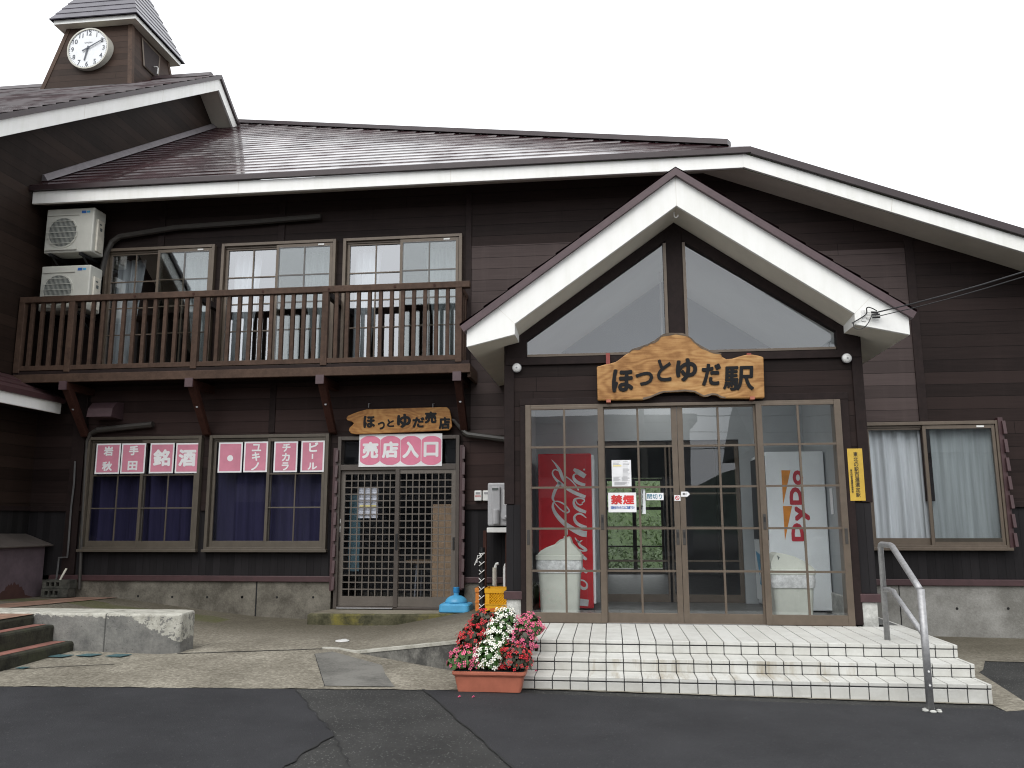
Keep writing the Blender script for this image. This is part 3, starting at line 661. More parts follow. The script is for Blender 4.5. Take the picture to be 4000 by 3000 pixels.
while y < 6.13:
    y1 = min(y+.27, 6.15); b.quad((-7.93, y, WZ(y)+.022), (-18, y, WZ(y)+.022), (-18, y1, WZ(y1)), (-7.93, y1, WZ(y1))); b.quad((-7.93, y, WZ(y)), (-18, y, WZ(y)), (-18, y, WZ(y)+.022), (-7.93, y, WZ(y)+.022)); y = y1
b.quad((-7.93, 6.15, WZ(6.15)), (-18, 6.15, WZ(6.15)), (-18, 9.85, WZ(6.15)-2.49), (-7.93, 9.85, WZ(6.15)-2.49))
b.build('wing_roof', 'roof', B)
b = MB(); b.yz([(-2.75, WZ(-2.75)), (6.15, WZ(6.15)), (6.15, WZ(6.15)-.09), (-2.75, WZ(-2.75)-.09)], -7.93, -7.975); b.yz([(6.15, WZ(6.15)), (9.85, WZ(6.15)-2.49), (9.85, WZ(6.15)-2.58), (6.15, WZ(6.15)-.09)], -7.93, -7.975)
b.build('drip_edge', 'cap_shaded', B)
b = MB(); b.yz([(6.0, WZ(6.0)+.03), (6.3, WZ(6.0)+.03), (6.2, WZ(6.15)+.06), (6.1, WZ(6.15)+.06)], -8.15, -18); b.build('ridge_cap', 'cap_shaded', B)
# lower pent roof of the wing
b = MB(); b.box(-7.976, -7.94, -3.2, 2.02, 2.945, 3.105); b.build('fascia', 'fascia', B, bev=.004)
b = MB(); y0_, y1_ = -3.2, 2.06
for i in range(3):
    xa, xb = -7.92-.17*i, -7.92-.17*(i+1); za, zb = 3.155+.10*i, 3.155+.10*(i+1)
    b.quad((xa, y0_, za+.02), (xa, y1_, za+.02), (xb, y1_, zb), (xb, y0_, zb)); b.quad((xa, y0_, za), (xa, y1_, za), (xa, y1_, za+.02), (xa, y0_, za+.02))
b.box(-7.94, -7.905, y0_, y1_, 3.10, 3.165); b.build('pent_roof', 'band', B)
b = MB(); b.quad((-7.97, -3.2, 2.95), (-7.97, 2.02, 2.95), (-8.43, 2.02, 2.99), (-8.43, -3.2, 2.99)); b.quad((-7.97, 2.02, 2.95), (-8.43, 2.02, 2.99), (-8.43, 2.02, 3.4), (-7.97, 2.02, 3.12)); b.build('soffit', 'trim', B)

# --- clock tower
TX, TY = -10.30, 6.154
def sq(h, z, cx=TX, cy=TY): return [(cx-h, cy-h, z), (cx+h, cy-h, z), (cx+h, cy+h, z), (cx-h, cy+h, z)]
th = lambda z: .98-.176*(z-10.03)
T = MB().loft([sq(th(9.2), 9.2), sq(th(11.56), 11.56)]).build('clock_tower', 'tower', B)
for sx, sy in ((-1, -1), (1, -1), (1, 1), (-1, 1)):
    b = MB(); q = []
    for z in (9.3, 11.54):
        h = th(z)+.012; q.append([(TX+sx*(h-.09), TY+sy*h, z), (TX+sx*h, TY+sy*h, z), (TX+sx*h, TY+sy*(h-.09), z), (TX+sx*(h-.09), TY+sy*(h-.09), z)])
    b.loft(q); b.build('corner_board', 'beam', T)
hp = [atx(*cA(*q), TX+th(10.8)+.015) for q in ((1190, 305), (1330, 455), (1275, 640), (1162, 535))]
b = MB(); b.add([(TX+th(z)+.018, y, z) for y, z in hp], [(0, 1, 2, 3)]); hd = b.build('hatch', 'trim', T)
b = MB()
for i in range(4):
    (ya, za), (yb, zb) = hp[i], hp[(i+1) % 4]; b.tube([(TX+th(za)+.02, ya, za), (TX+th(zb)+.02, yb, zb)], .018, 4)
b.build('hatch_frame', 'alu', T)
hy, hz = atx(*cA(1265, 540), TX+th(10.6)); b = MB(); b.tube([(TX+th(hz)+.02, hy, hz), (TX+th(hz)+.08, hy, hz), (TX+th(hz)+.08, hy+.05, hz), (TX+th(hz)+.08, hy+.05, hz-.14)], .014, 6); b.build('hatch_handle', 'white', T)
b = MB(); b.loft([sq(.90, 11.53), sq(.90, 11.625)]); b.build('eave_board', 'fascia', T)
b = MB(); b.add(sq(.895, 11.528), [(0, 1, 2, 3)]); b.build('eave_soffit', 'soffit', T)
b = MB(); nz = 13; HH = 2.05
for i in range(nz):
    t0, t1 = i/nz, (i+1)/nz; h0, h1 = .955*(1-t0)+.012, .955*(1-t1); b.loft([sq(max(h0-.012, 0), 11.62+HH*t0-.012), sq(h0, 11.625+HH*t0), sq(max(h1, .004), 11.625+HH*t1)], False)
b.build('tower_roof', 'rooftw', T)
b = MB(); b.box(TX-th(10.0)-.05, TX+th(10)+.03, TY-th(9.6)-.02, TY-th(9.6)+.02, 9.72, 9.82); b.build('base_flashing', 'cap', T)
# clock on the tower
CY = TY-th(10.9)-.17
cl0, cl1 = at(*cA(540, 410), CY), at(*cA(872, 395), CY); cc = at(*cA(712, 392), CY); CX, CZ = cc; CR = (cl1[0]-cl0[0])/2
CK = thing('wall_clock', 'round white wall clock with dark numerals on the front of the wooden tower', 'clock')
MB().ring((CX, CZ), CR-.03, CR, CY-.012, CY+.20, 48).build('rim', 'clockr', CK, smooth=False)
MB().disc((CX, CY+.004, CZ), CR-.02, 'Y', .18, 48).build('dial', 'clockf', CK)
b = MB()
for h in range(1, 13):
    a = math.radians(90-30*h); x, z = CX+CR*.755*math.cos(a), CZ+CR*.755*math.sin(a); glyph(str(h)); wd = .104*ASP[str(h)]*.95
    put(b, str(h), x-wd*CR/.45*.5, x+wd*CR/.45*.5, z-.052*CR/.45, z+.052*CR/.45, CY+.001, bold=.05)
for h in range(60):
    a = math.radians(6*h); b.disc((CX+CR*.90*math.cos(a), CY+.001, CZ+CR*.90*math.sin(a)), .008 if h % 5 else .013, 'Y', .002, 6)
put(b, 'CITIZEN', CX-.085, CX+.085, CZ+.115, CZ+.145, CY+.001, bold=.01)
b.build('numerals', 'clockh', CK)
def hand(name, ang, L, wd, back, y):
    a = math.radians(90-ang); ux, uz = math.cos(a), math.sin(a); nx, nz_ = -uz, ux
    pts = [(CX+ux*s+nx*q, CZ+uz*s+nz_*q) for s, q in ((-back, -wd*.8), (L, -wd*.45), (L, wd*.45), (-back, wd*.8))]
    MB().xz(pts, y, y+.006).build(name, 'clockh', CK)
hand('hour_hand', 192, CR*.60, .024, CR*.12, CY-.012); hand('minute_hand', 62, CR*.86, .018, CR*.28, CY-.022)

# --- windows
def window(h, parent, muntL, muntR, zs, alu, gl_, y=YW, screenR=False, bot=.085, mid=None):
    x0, x1, z0, z1 = h; m = mid or (x0+x1)/2
    b = MB(); b.frame(x0, x1, z0, z1, .045, y-.075, y+.06, .05, .045); b.box(x0-.02, x1+.02, y-.10, y-.02, z0-.018, z0+.018)
    b.box(x0+.045, x1-.045, y-.035, y-.028, z1-.075, z1-.045)
    Wn = b.build('window', alu, parent, bev=.003)
    for side, (a, c), yy, mt in (('L', (x0+.05, m+.03), y-.005, muntL), ('R', (m-.03, x1-.05), y-.045, muntR)):
        b = MB(); b.frame(a, c, z0+.05, z1-.05, .042, yy-.016, yy+.016, bot, .05)
        if mt:
            b.box((a+c)/2-.009, (a+c)/2+.009, yy-.011, yy+.005, z0+.05+bot, z1-.10)
            for zz in zs: b.box(a+.042, c-.042, yy-.0105, yy+.0045, zz-.009, zz+.009)
        b.build('sash', alu, Wn, bev=.002)
        b = MB(); b.quad((a+.04, yy+.006, z0+.05+bot-.01), (c-.04, yy+.006, z0+.05+bot-.01), (c-.04, yy+.006, z1-.095), (a+.04, yy+.006, z1-.095)); b.build('pane', gl_, Wn)
        if screenR and side == 'R':
            b = MB(); b.quad((a+.04, yy-.02, z0+.09), (c-.04, yy-.02, z0+.09), (c-.04, yy-.02, z1-.095), (a+.04, yy-.02, z1-.095)); b.build('insect_screen', 'screen', Wn)
            b = MB(); b.box(c-.22, c-.13, yy-.024, yy-.017, z1-.085, z1-.062); b.build('screen_tag', 'white', Wn)
    return Wn
window(W1, B, True, True, (2.05, 1.58), 'alu_d', 'glass_dk'); window(W2, B, False, True, (2.05, 1.58), 'alu_d', 'glass_dk', mid=-4.78)
for h in UPW: window(h, B, True, True, (4.96, 4.55, 4.14), 'alu', 'glass_up', screenR=True)
window(RW, B, False, False, (), 'alu', 'glass_dk', screenR=True, mid=4.08)
# --- rooms behind the panes
b = MB(); b.box(-8.42, -1.95, 5.2, 5.25, 0, 6.2); b.box(-8.42, -1.95, YW+.25, 5.2, 3.32, 3.40); b.box(-1.97, -1.92, YW+.12, 5.2, 0, 6.2); b.box(-8.42, -1.95, YW+.2, 5.2, .15, .2); b.box(3.0, 3.05, YW+.12, 5.2, .5, 3.2); b.box(3.0, 7, 4.6, 4.65, .5, 3.2); b.box(6.95, 7.0, YW+.12, 4.6, .5, 3.2)
b.box(-8.42, -1.95, YW+.4, 5.2, 5.85, 5.9); b.box(-8.42, -8.37, YW+.12, 5.2, 0, 6.2); b.build('room_lining', 'room', B)
def curtain(x0, x1, z0, z1, y, mat, n=60, amp=.035, fq=11, taper=0, seed=1, name='curtain'):
    r = random.Random(seed); ph = [r.uniform(0, 6.28) for _ in range(4)]; b = MB(); m = 10
    for j in range(m+1):
        v = j/m
        for i in range(n+1):
            u = i/n; x = x0+(x1-x0)*u
            if taper > 0: x = x0+(x1-x0)*u*(1-taper*(1-v)*.5)
            if taper < 0: x = x1-(x1-x0)*(1-u)*(1+taper*(1-v)*.5)
            a = amp*(math.sin(u*fq*6.28+ph[0])+.5*math.sin(u*fq*2.3*6.28+ph[1]+v)+.6*math.sin(u*3+ph[2]+2*v))
            b.v.append((x, y+a, z0+(z1-z0)*v))
    for j in range(m):
        for i in range(n): q = j*(n+1)+i; b.f.append((q, q+1, q+n+2, q+n+1)); b.mi.append(0)
    return b.build(name, mat, smooth=True)
tag(curtain(-7.60, -5.76, .98, 2.58, 2.33, 'bluecl', fq=7, seed=2), 'navy curtain drawn behind the left shop window, below the four kanji posters', 'curtain')
tag(curtain(-5.72, -3.87, .98, 2.58, 2.33, 'bluecl', fq=6, seed=3), 'navy curtain drawn behind the shop window next to the lattice door', 'curtain')
tag(curtain(3.28, 4.12, 1.03, 2.62, 2.30, 'lace', amp=.022, fq=4, seed=4), 'pale lace curtain in the left half of the window right of the porch', 'curtain')
tag(curtain(4.02, 5.0, 1.03, 2.62, 2.25, 'lace', fq=2.2, amp=.016, seed=5), 'pale lace curtain bunched behind the screened right half of the right window', 'curtain')
for i, h in enumerate(UPW):
    w_ = ('leftmost', 'middle', 'rightmost')[i]
    tag(curtain(h[0]+.08, h[0]+.50, h[2]+.1, h[3]-.1, 2.42, 'whitecl', n=24, fq=4, taper=.8, seed=6+i), f'white curtain gathered at the left of the {w_} balcony window', 'curtain', 'white curtains in the balcony windows')
    tag(curtain(h[1]-.62, h[1]-.08, h[2]+.1, h[3]-.1, 2.44, 'whitecl', n=24, fq=4, taper=-.8, seed=16+i), f'white curtain hanging at the right of the {w_} balcony window', 'curtain', 'white curtains in the balcony windows')

# --- shop lattice door (sliding pair and transom)
x0, x1, z0, z1 = SD
b = MB(); b.frame(x0, x1, z0, z1, .05, YW-.09, YW+.06, .03, .05); b.box(x0+.05, x1-.05, YW-.085, YW+.05, 2.09, 2.165); b.box((x0+x1)/2-.03, (x0+x1)/2+.03, YW-.09, YW-.03, .23, 2.10)
S = b.build('shop_door', 'alu_g', B, bev=.003)
b = MB(); b.quad((x0+.05, YW+.02, 2.16), (x1-.05, YW+.02, 2.16), (x1-.05, YW+.02, z1-.05), (x0+.05, YW+.02, z1-.05)); b.build('transom_pane', 'glass', S)
for a, c, yy in ((x0+.05, -2.87, YW-.02), (-2.93, x1-.05, YW-.055)):
    b = MB(); b.frame(a, c, .25, 2.09, .058, yy-.018, yy+.018, .13, .055)
    nx = 8
    for i in range(1, nx): xx = a+.058+(c-a-.116)*i/nx; b.box(xx-.0075, xx+.0075, yy-.016, yy-.004, .38, 2.035)
    for i in range(1, 18): zz = .38+(2.035-.38)*i/18; b.box(a+.058, c-.058, yy-.0155, yy-.0045, zz-.0075, zz+.0075)
    b.build('door_leaf', 'alu_l', S)
    b = MB(); b.quad((a+.05, yy+.008, .37), (c-.05, yy+.008, .37), (c-.05, yy+.008, 2.04), (a+.05, yy+.008, 2.04)); b.build('pane', 'glass_dk', S)
b = MB(); b.box(-2.915, -2.885, YW-.10, YW-.075, 1.0, 1.22); b.box(-3.735, -3.71, YW-.06, YW-.04, 1.0, 1.18); b.box(-2.125, -2.10, YW-.085, YW-.07, 1.0, 1.17); b.build('pull_handle', 'black', S, bev=.004)
b = MB(); b.box(-2.915, -2.885, YW-.078, YW-.073, 1.24, 1.32); b.box(-3.737, -3.712, YW-.043, YW-.037, 1.24, 1.32); b.box(-3.737, -3.712, YW-.043, YW-.037, 1.36, 1.42); b.build('door_sticker', 'white', S)
b = MB(); b.box(x0+.06, -2.94, YW-.11, YW-.06, .222, .236); b.build('sill_strip', 'steel', S)
b = MB(); fp = [(-3.95, 1.62), (-2.70, 1.66), (-1.30, 1.98), (-1.30, 2.195), (-3.82, 2.195)]; b.xy(fp, -.1, .203)
o = b.build('doorstep', 'mossy', None, bev=.025); MB().xy([(-3.92, 1.65), (-2.70, 1.69), (-1.32, 2.0), (-1.32, 2.19), (-3.80, 2.19)], .2, .208).build('slab_top', 'ramp', o); tag(o, 'mossy concrete doorstep slab under the lattice shop door', 'doorstep')

# --- balcony (a part of the building; its timbers are its sub-parts)
b = MB(); b.box(-8.40, -1.82, 1.60, YW, 3.40, 3.47); b.box(-8.40, -1.815, 1.572, 1.62, 3.455, 3.50)
BAL = b.build('balcony', 'trim', B)
b = MB(); b.box(-8.40, -1.805, 1.565, 1.615, 3.335, 3.455); b.box(-1.85, -1.805, 1.615, YW, 3.28, 3.45); b.build('edge_beam', 'beam', BAL, bev=.006)
b = MB(); b.box(-8.40, -1.815, 1.555, 1.645, 4.505, 4.595); b.build('handrail', 'beam', BAL, bev=.008)
b = MB(); b.box(-8.38, -1.95, 1.575, 1.625, 3.512, 3.58); b.box(-1.99, -1.945, 1.62, YW, 4.50, 4.57); b.box(-1.985, -1.95, 1.62, YW, 3.515, 3.57); b.build('rail', 'beam', BAL, bev=.004)
posts = (-8.36, -7.586, -5.70, -3.832, -1.967)
for px_ in posts:
    b = MB(); b.box(px_-.045, px_+.045, 1.56, 1.64, 3.48, 4.51); b.build('post', 'beam', BAL, bev=.006)
first = None
for i in range(4):
    a, c = posts[i], posts[i+1]; nb = 4 if i == 0 else 11
    for k in range(nb):
        xx = a+(c-a)*(k+1)/(nb+1)
        if first is None:
            b = MB(); b.box(-.026, .026, 1.578, 1.622, 3.56, 4.51); first = b.build('baluster', 'beam', BAL, bev=.004); first.location.x = xx
        else:
            q = first.copy(); col.objects.link(q); q.parent = BAL; q.location.x = xx
for yy in (1.76, 1.90, 2.05):
    b = MB(); b.box(-1.985, -1.945, yy-.025, yy+.025, 3.56, 4.51); b.build('baluster', 'beam', BAL)
b = MB()
for px_ in (-6.63, -5.75, -4.73, -3.78, -2.85, -2.30):
    xx = px_; b.disc((xx, 1.549, 4.548), .018, 'Y', .008, 8)
b.build('rail_bolt', 'brace', BAL)
for bx in (-7.60, -5.73, -3.86, -1.977):
    b = MB(); b.box(bx-.052, bx+.052, 1.545, YW, 3.225, 3.335)
    b.hexa([(bx-.05, 2.10, 2.62), (bx+.05, 2.10, 2.62), (bx+.05, 2.20, 2.60), (bx-.05, 2.20, 2.60), (bx-.05, 1.60, 3.23), (bx+.05, 1.60, 3.23), (bx+.05, 1.74, 3.23), (bx-.05, 1.74, 3.23)])
    k = b.build('bracket', 'brace', BAL, bev=.005)
    b = MB(); b.box(bx-.057, bx+.057, 1.532, 1.55, 3.222, 3.345); b.build('bracket_cap', 'cap', k)
    b = MB(); b.disc((bx, 1.80, 2.98), .016, 'Y', .05, 8); b.disc((bx, 2.085, 2.67), .016, 'Y', .05, 8); b.build('bolt', 'steel', k)
for px_ in (-7.586, -5.70, -3.832): MB().box(px_-.04, px_+.04, 1.64, YW, 4.46, 4.54).build('rail_tie', 'trim', BAL)

# --- entrance porch
PC = .785
mx = lambda x: 2*PC-x
PO = MB()
# front boarding around the doors
PO.box(-.965, 2.535, 0, .12, 2.70, 3.15)
PW = PO.build('porch_wall', 'wall', B)
boxes('front_boarding', 'wall', PW, [(-1.12, -.965, 0, .12, 1.55, 3.36), (2.535, 2.69, 0, .12, 1.55, 3.36)])
boxes('side_wall', 'wall', PW, [(-1.118, -1.01, .118, YW, 1.55, 3.34), (2.58, 2.688, .118, YW, 1.55, 3.34)])
boxes('lower_boarding', 'dado', PW, [(-1.125, -.955, -.012, .1, .642, 1.56), (2.525, 2.695, -.012, .1, .642, 1.56), (-1.124, -1.01, .1, YW, .642, 1.6), (2.58, 2.694, .1, YW, .642, 1.6)])
boxes('corner_board', 'trim', PW, [(-1.145, -1.035, -.025, .07, 1.565, 3.33), (2.605, 2.715, -.025, .07, 1.565, 3.33)], .005)
boxes('door_trim', 'trim', PW, [(-.967, -.905, -.03, .1, .33, 2.65), (2.452, 2.537, -.03, .1, .33, 2.65), (-.97, 2.54, -.032, .1, 2.652, 2.725), (-1.13, 2.70, -.034, .1, 3.105, 3.195)], .005)
boxes('sill_band', 'band', PW, [(-1.15, -.955, -.035, .2, .555, .64), (2.52, 2.72, -.035, .2, .555, .64)], .006)
boxes('footing', 'found_w', PW, [(-1.125, -.965, -.01, YW-.02, .1, .556), (2.53, 2.69, -.01, YW-.02, .1, .556)], .008)
# gable frame and triangular windows
gz = lambda x: 4.70-.713*abs(x-PC)
b = MB()
b.xz([(-1.12, 3.19), (-.89, 3.19), (-.89, 3.385), (.685, 4.49), (.685, gz(.685)), (-1.12, gz(-1.12))], -.03, .08)
b.xz([(mx(-1.12), 3.19), (mx(-.89)+.005, 3.19), (mx(-.89)+.005, 3.40), (.87, 4.48), (.87, gz(.87)), (mx(-1.12), gz(-1.12))], -.03, .08)
b.xz([(.685, 3.19), (.87, 3.19), (.87, 4.75), (.685, 4.75)], -.025, .075); b.build('gable_frame', 'trim', PW, bev=.004)
GW = MB()
GW.box(.655, .687, -.045, .05, 3.2, 4.46); GW.box(.868, .90, -.045, .05, 3.2, 4.46); GW.box(-.885, .66, -.04, .05, 3.195, 3.222); GW.box(.895, 2.45, -.04, .05, 3.195, 3.222)
GW = GW.build('gable_window', 'alu', B)
b = MB(); b.add([(-.89, .02, 3.2), (.685, .02, 3.2), (.685, .02, 4.49), (-.89, .02, 3.385)], [(0, 1, 2, 3)]); b.build('pane', 'glass_g', GW)
b = MB(); b.add([(.87, .02, 3.2), (2.465, .02, 3.2), (2.465, .02, 3.40), (.87, .02, 4.48)], [(0, 1, 2, 3)]); b.build('pane', 'glass_g', GW)
# porch roof
YF = -.45
def pr_slab(pts, y0, y1, name, mat, parent, bev=0):
    b = MB(); b.xz(pts, y0, y1); b.xz([(mx(a), c) for a, c in pts][::-1], y0, y1); return b.build(name, mat, parent, bev=bev)
PR = pr_slab([(PC, 5.15), (-1.565, 3.462), (-1.525, 3.40), (PC, 5.065)], -.50, YW, 'porch_roof', 'cap', B)
b = MB()
for i in range(9):
    for sgn in (0, 1):
        t0, t1 = i/9, (i+1)/9; xa, xb = -1.57+2.355*t0, -1.57+2.355*t1; za, zb = 3.468+1.69*t0, 3.468+1.69*t1
        f = (lambda q: q) if not sgn else mx
        b.quad((f(xa), -.505, za+.018), (f(xa), YW, za+.018), (f(xb), YW, zb), (f(xb), -.505, zb)); b.quad((f(xa), -.505, za), (f(xa), YW, za), (f(xa), YW, za+.018), (f(xa), -.505, za+.018))
b.build('roof_sheet', 'roof', PR)
pr_slab([(PC, 5.068), (-1.50, 3.425), (-1.50, 3.24), (-.975, 3.365), (-.975, 3.48), (PC, 4.735)], YF, YF+.045, 'bargeboard', 'fascia', PR, .003)
b = MB()
for f in ((lambda q: q), mx): b.quad((f(-1.50), YF+.045, 3.24), (f(-1.50), YW, 3.24), (f(-1.50), YW, 3.425), (f(-1.50), YF+.045, 3.425)); b.quad((f(-.975), YF+.04, 3.365), (f(-.975), 0, 3.365), (f(-.975), 0, 3.47), (f(-.975), YF+.04, 3.48))
b.build('eave_side', 'fascia', PR)
b = MB()
for f in ((lambda q: q), mx):
    b.quad((f(PC), YF+.04, 4.735), (f(PC), .02, 4.70), (f(-.975), .02, 3.445), (f(-.975), YF+.04, 3.48))
    bz = lambda x: 3.242+.238*(x+1.5)
    b.add([(f(x), y, bz(x)) for x, y in ((-1.5, YF+.04), (-.975, YF+.04), (-.975, .0), (-1.12, .0), (-1.12, YW), (-1.5, YW))], [(0, 1, 2, 3, 4, 5)])
b.build('porch_soffit', 'soffit', PR)
for (xa, za), (xb, zb) in (((-.975, 3.48), (-1.16, 3.665)),):
    for f in ((lambda q: q), mx): MB().add([(f(xa)-.0015, YF-.001, za), (f(xa)+.0015, YF-.001, za), (f(xb)+.0015, YF-.001, zb), (f(xb)-.0015, YF-.001, zb)], [(0, 1, 2, 3)]).build('board_joint', 'soffit', PR)
b = MB(); b.quad((PC-.0012, YF-.001, 4.74), (PC+.0012, YF-.001, 4.74), (PC+.0012, YF-.001, 5.06), (PC-.0012, YF-.001, 5.06)); b.build('board_joint', 'soffit', PR)
# thin board joints on the long fascias
b = MB()
for xx in (-5.2, -2.1): b.quad((xx, 1.5955, 6.035), (xx+.004, 1.5955, 6.035), (xx+.004, 1.5955, 6.215), (xx, 1.5955, 6.215))
for xx in (3.7, 5.3): z = 6.037-.393*(xx-1.87); b.quad((xx, 1.5955, z), (xx+.004, 1.5955, z), (xx+.03, 1.5955, z+.18), (xx+.026, 1.5955, z+.18))
b.build('board_joint', 'soffit', B)
b = MB()
for yy in (-.05, 2.0, 4.1, 5.5): b.quad((-7.9755, yy, RB(yy)+.005), (-7.9755, yy+.006, RB(yy)+.005), (-7.9755, yy+.006, RB(yy)+.245), (-7.9755, yy, RB(yy)+.245))
b.build('board_joint', 'soffit', B)
# hook under the gable
b = MB(); b.tube([(PC-.02, YF+.10, 4.70), (PC-.02, YF+.1, 4.65), (PC, YF+.1, 4.635), (PC+.02, YF+.1, 4.65), (PC+.02, YF+.1, 4.67)], .007, 6); b.build('hook', 'white', PR)
# porch room and hall inside
b = MB(); b.box(-1.0, -.99, .12, YW, .32, 3.45); b.box(2.56, 2.57, .12, YW, .32, 3.45)
wall_grid(b, -1.0, 2.57, .32, 3.45, [(HALL[0], HALL[1], .32, 2.45)], YW-.03, .15)
MB().add([(-1.0, YW-.03, 3.45), (2.57, YW-.03, 3.45), (PC, YW-.03, 4.66)], [(0, 1, 2)]).build('interior_gable', 'ingable', B)
b.box(-1.3, -1.25, YW+.12, 8, .32, 3.1); b.box(2.85, 2.9, YW+.12, 8, .32, 3.1); wall_grid(b, -1.3, 2.9, .32, 3.1, [(-.10, 1.08, .32, 2.25)], 8.0, .15); b.build('interior_wall', 'inwall', B)
b = MB(); b.quad((-1.0, .1, 3.43), (PC, .1, 4.66), (PC, YW, 4.66), (-1.0, YW, 3.43)); b.quad((2.57, .1, 3.43), (PC, .1, 4.66), (PC, YW, 4.66), (2.57, YW, 3.43)); b.box(-1.3, 2.9, YW+.12, 8, 3.1, 3.15); b.build('interior_ceiling', 'ceil', B)
b = MB(); b.quad((-1.25, .06, .325), (2.9, .06, .325), (2.9, 8.2, .325), (-1.25, 8.2, .325)); b.build('interior_floor', 'infloor', B)
# inner sliding doors at the hall, far doors
b = MB()
for a, c in ((-.15, .80), (.77, 1.72)):
    b.frame(a, c, .33, 2.44, .055, YW+.02, YW+.05, .10)
    for zz in (.86, 1.30, 1.74): b.box(a, c, YW+.022, YW+.046, zz-.012, zz+.012)
b.frame(-.10, .50, .33, 2.24, .05, 8.03, 8.07, .1); b.frame(.48, 1.08, .33, 2.24, .05, 8.08, 8.12, .1); b.box(-.10, 1.08, 8.04, 8.06, 1.60, 1.66); b.box(-.10, 1.08, 8.04, 8.06, .86, .89); b.build('inner_door', 'alu', B)

# --- the four leaf entrance doors
DOOR = MB(); DOOR.box(-.907, -.85, -.05, .1, .315, 2.65); DOOR.box(2.385, 2.452, -.05, .1, .315, 2.65); DOOR.box(-.85, 2.385, -.045, .1, 2.615, 2.65); DOOR.box(-.85, 2.385, -.02, .1, .306, .330)
DOOR = DOOR.build('entrance_door', 'alu', B, bev=.003)
leaves = ((-.85, -.05, -.03, 'R'), (-.085, .742, .012, 'R'), (.746, 1.60, .012, 'L'), (1.575, 2.39, -.03, 'L'))
for i, (a, c, yy, hs_) in enumerate(leaves):
    sl_, sr_ = (.006, .062) if i == 0 else ((.062, .006) if i == 3 else ((.045, .060) if i == 1 else (.060, .045)))
    b = MB(); y0, y1 = yy-.018, yy+.018
    b.box(a, a+sl_, y0, y1, .322, 2.625); b.box(c-sr_, c, y0, y1, .322, 2.625); b.box(a+sl_, c-sr_, y0, y1, .322, .425); b.box(a+sl_, c-sr_, y0, y1, 2.597, 2.625)
    L_ = b.build('door_leaf', 'alu', DOOR, bev=.002)
    g0, g1 = a+sl_, c-sr_; m_ = (g0+g1)/2
    b = MB(); b.box(m_-.011, m_+.011, yy-.014, yy+.006, .425, 2.597)
    for zz in (2.180, 1.741, 1.302, .857): b.box(g0, g1, yy-.0145, yy+.0065, zz-.011, zz+.011)
    b.build('muntin', 'alu', DOOR)
    b = MB(); b.quad((g0, yy+.010, .42), (g1, yy+.010, .42), (g1, yy+.010, 2.60), (g0, yy+.010, 2.60)); b.build('pane', 'glass', DOOR)
    hx = c-.032 if hs_ == 'R' else a+.032; hz_ = 1.37 if i in (0, 3) else 1.21
    b = MB(); b.box(hx-.016, hx+.016, yy-.024, yy-.016, hz_-.08, hz_+.08); b.build('pull', 'duct', DOOR, bev=.003)
    b = MB(); b.box(hx-.009, hx+.009, yy-.026, yy-.0235, hz_-.005, hz_+.05); b.build('pull_recess', 'black', DOOR)
b = MB(); b.box(-.895, -.865, -.056, -.049, 1.13, 1.29); b.box(2.405, 2.435, -.056, -.049, 1.14, 1.30); b.build('pull', 'duct', DOOR, bev=.003)
b = MB(); b.box(-.06, 1.585, -.055, -.03, .312, .324); b.build('threshold', 'steel', DOOR)

# ================================================================== SIGNS
SG = thing('carved_sign', 'live edge wooden board with carved black station name above the entrance doors', 'sign')
YS = -.105
top = [(95, 465), (140, 455), (190, 440), (255, 428), (320, 410), (365, 380), (410, 345), (440, 322), (480, 300), (520, 262), (560, 250), (600, 240), (660, 215), (705, 205), (740, 185), (790, 155), (830, 130), (865, 100), (900, 80), (960, 68), (1040, 70), (1125, 70), (1180, 95), (1215, 118), (1250, 145), (1280, 180), (1310, 200), (1350, 225), (1400, 250), (1450, 275), (1500, 295), (1590, 312), (1598, 345), (1650, 376), (1720, 370), (1800, 345), (1880, 325), (1960, 320), (2040, 333), (2098, 352)]
bot = [(2112, 842), (1900, 848), (1640, 845), (1590, 838), (1540, 808), (1480, 800), (1430, 822), (1380, 825), (1330, 800), (1270, 768), (1160, 760), (1000, 768), (900, 772), (850, 790), (800, 808), (730, 840), (650, 862), (400, 866), (105, 872)]
pts = [at(*cU(*q), YS) for q in top+bot]
MB().xz(pts, YS, YS+.075).build('board', 'signwood', SG, bev=.012)
b = MB(); tp = [at(*cU(*q), YS) for q in top[8:33]]; L = [(x, YS-.004, z+.006) for x, z in tp]; rr = random.Random(4); Rr = [(x+rr.uniform(-.004, .004), YS-.003, z-rr.uniform(.006, .03)) for x, z in tp]
n = len(L); b.add(L+Rr+[(p[0], YS+.078, p[2]+.004) for p in L], [(i, i+1, n+i+1, n+i) for i in range(n-1)]+[(i, i+1, 2*n+i+1, 2*n+i) for i in range(n-1)]); b.build('bark_edge', 'bark', SG)
b = MB(); bp = [at(*cU(*q), YS) for q in bot[2:17]]; L = [(x, YS-.004, z-.004) for x, z in bp]; Rr = [(x, YS-.003, z+rr.uniform(.008, .022)) for x, z in bp]; n = len(L); b.add(L+Rr, [(i, i+1, n+i+1, n+i) for i in range(n-1)]); b.build('bark_edge', 'bark', SG)
b = MB()
for ch, bx in (('ほ', (275, 500, 540, 768)), ('っ', (555, 530, 775, 692)), ('と', (815, 380, 998, 642)), ('ゆ', (1040, 370, 1308, 640)), ('だ', (1350, 432, 1592, 692)), ('駅', (1608, 465, 1995, 748))):
    put_px(b, ch, cU, bx, YS-.010, bold=.045 if ch == '駅' else .085, thick=.012, shear=.06)
b.build('lettering', 'carve', SG)
b = MB(); g = MB()
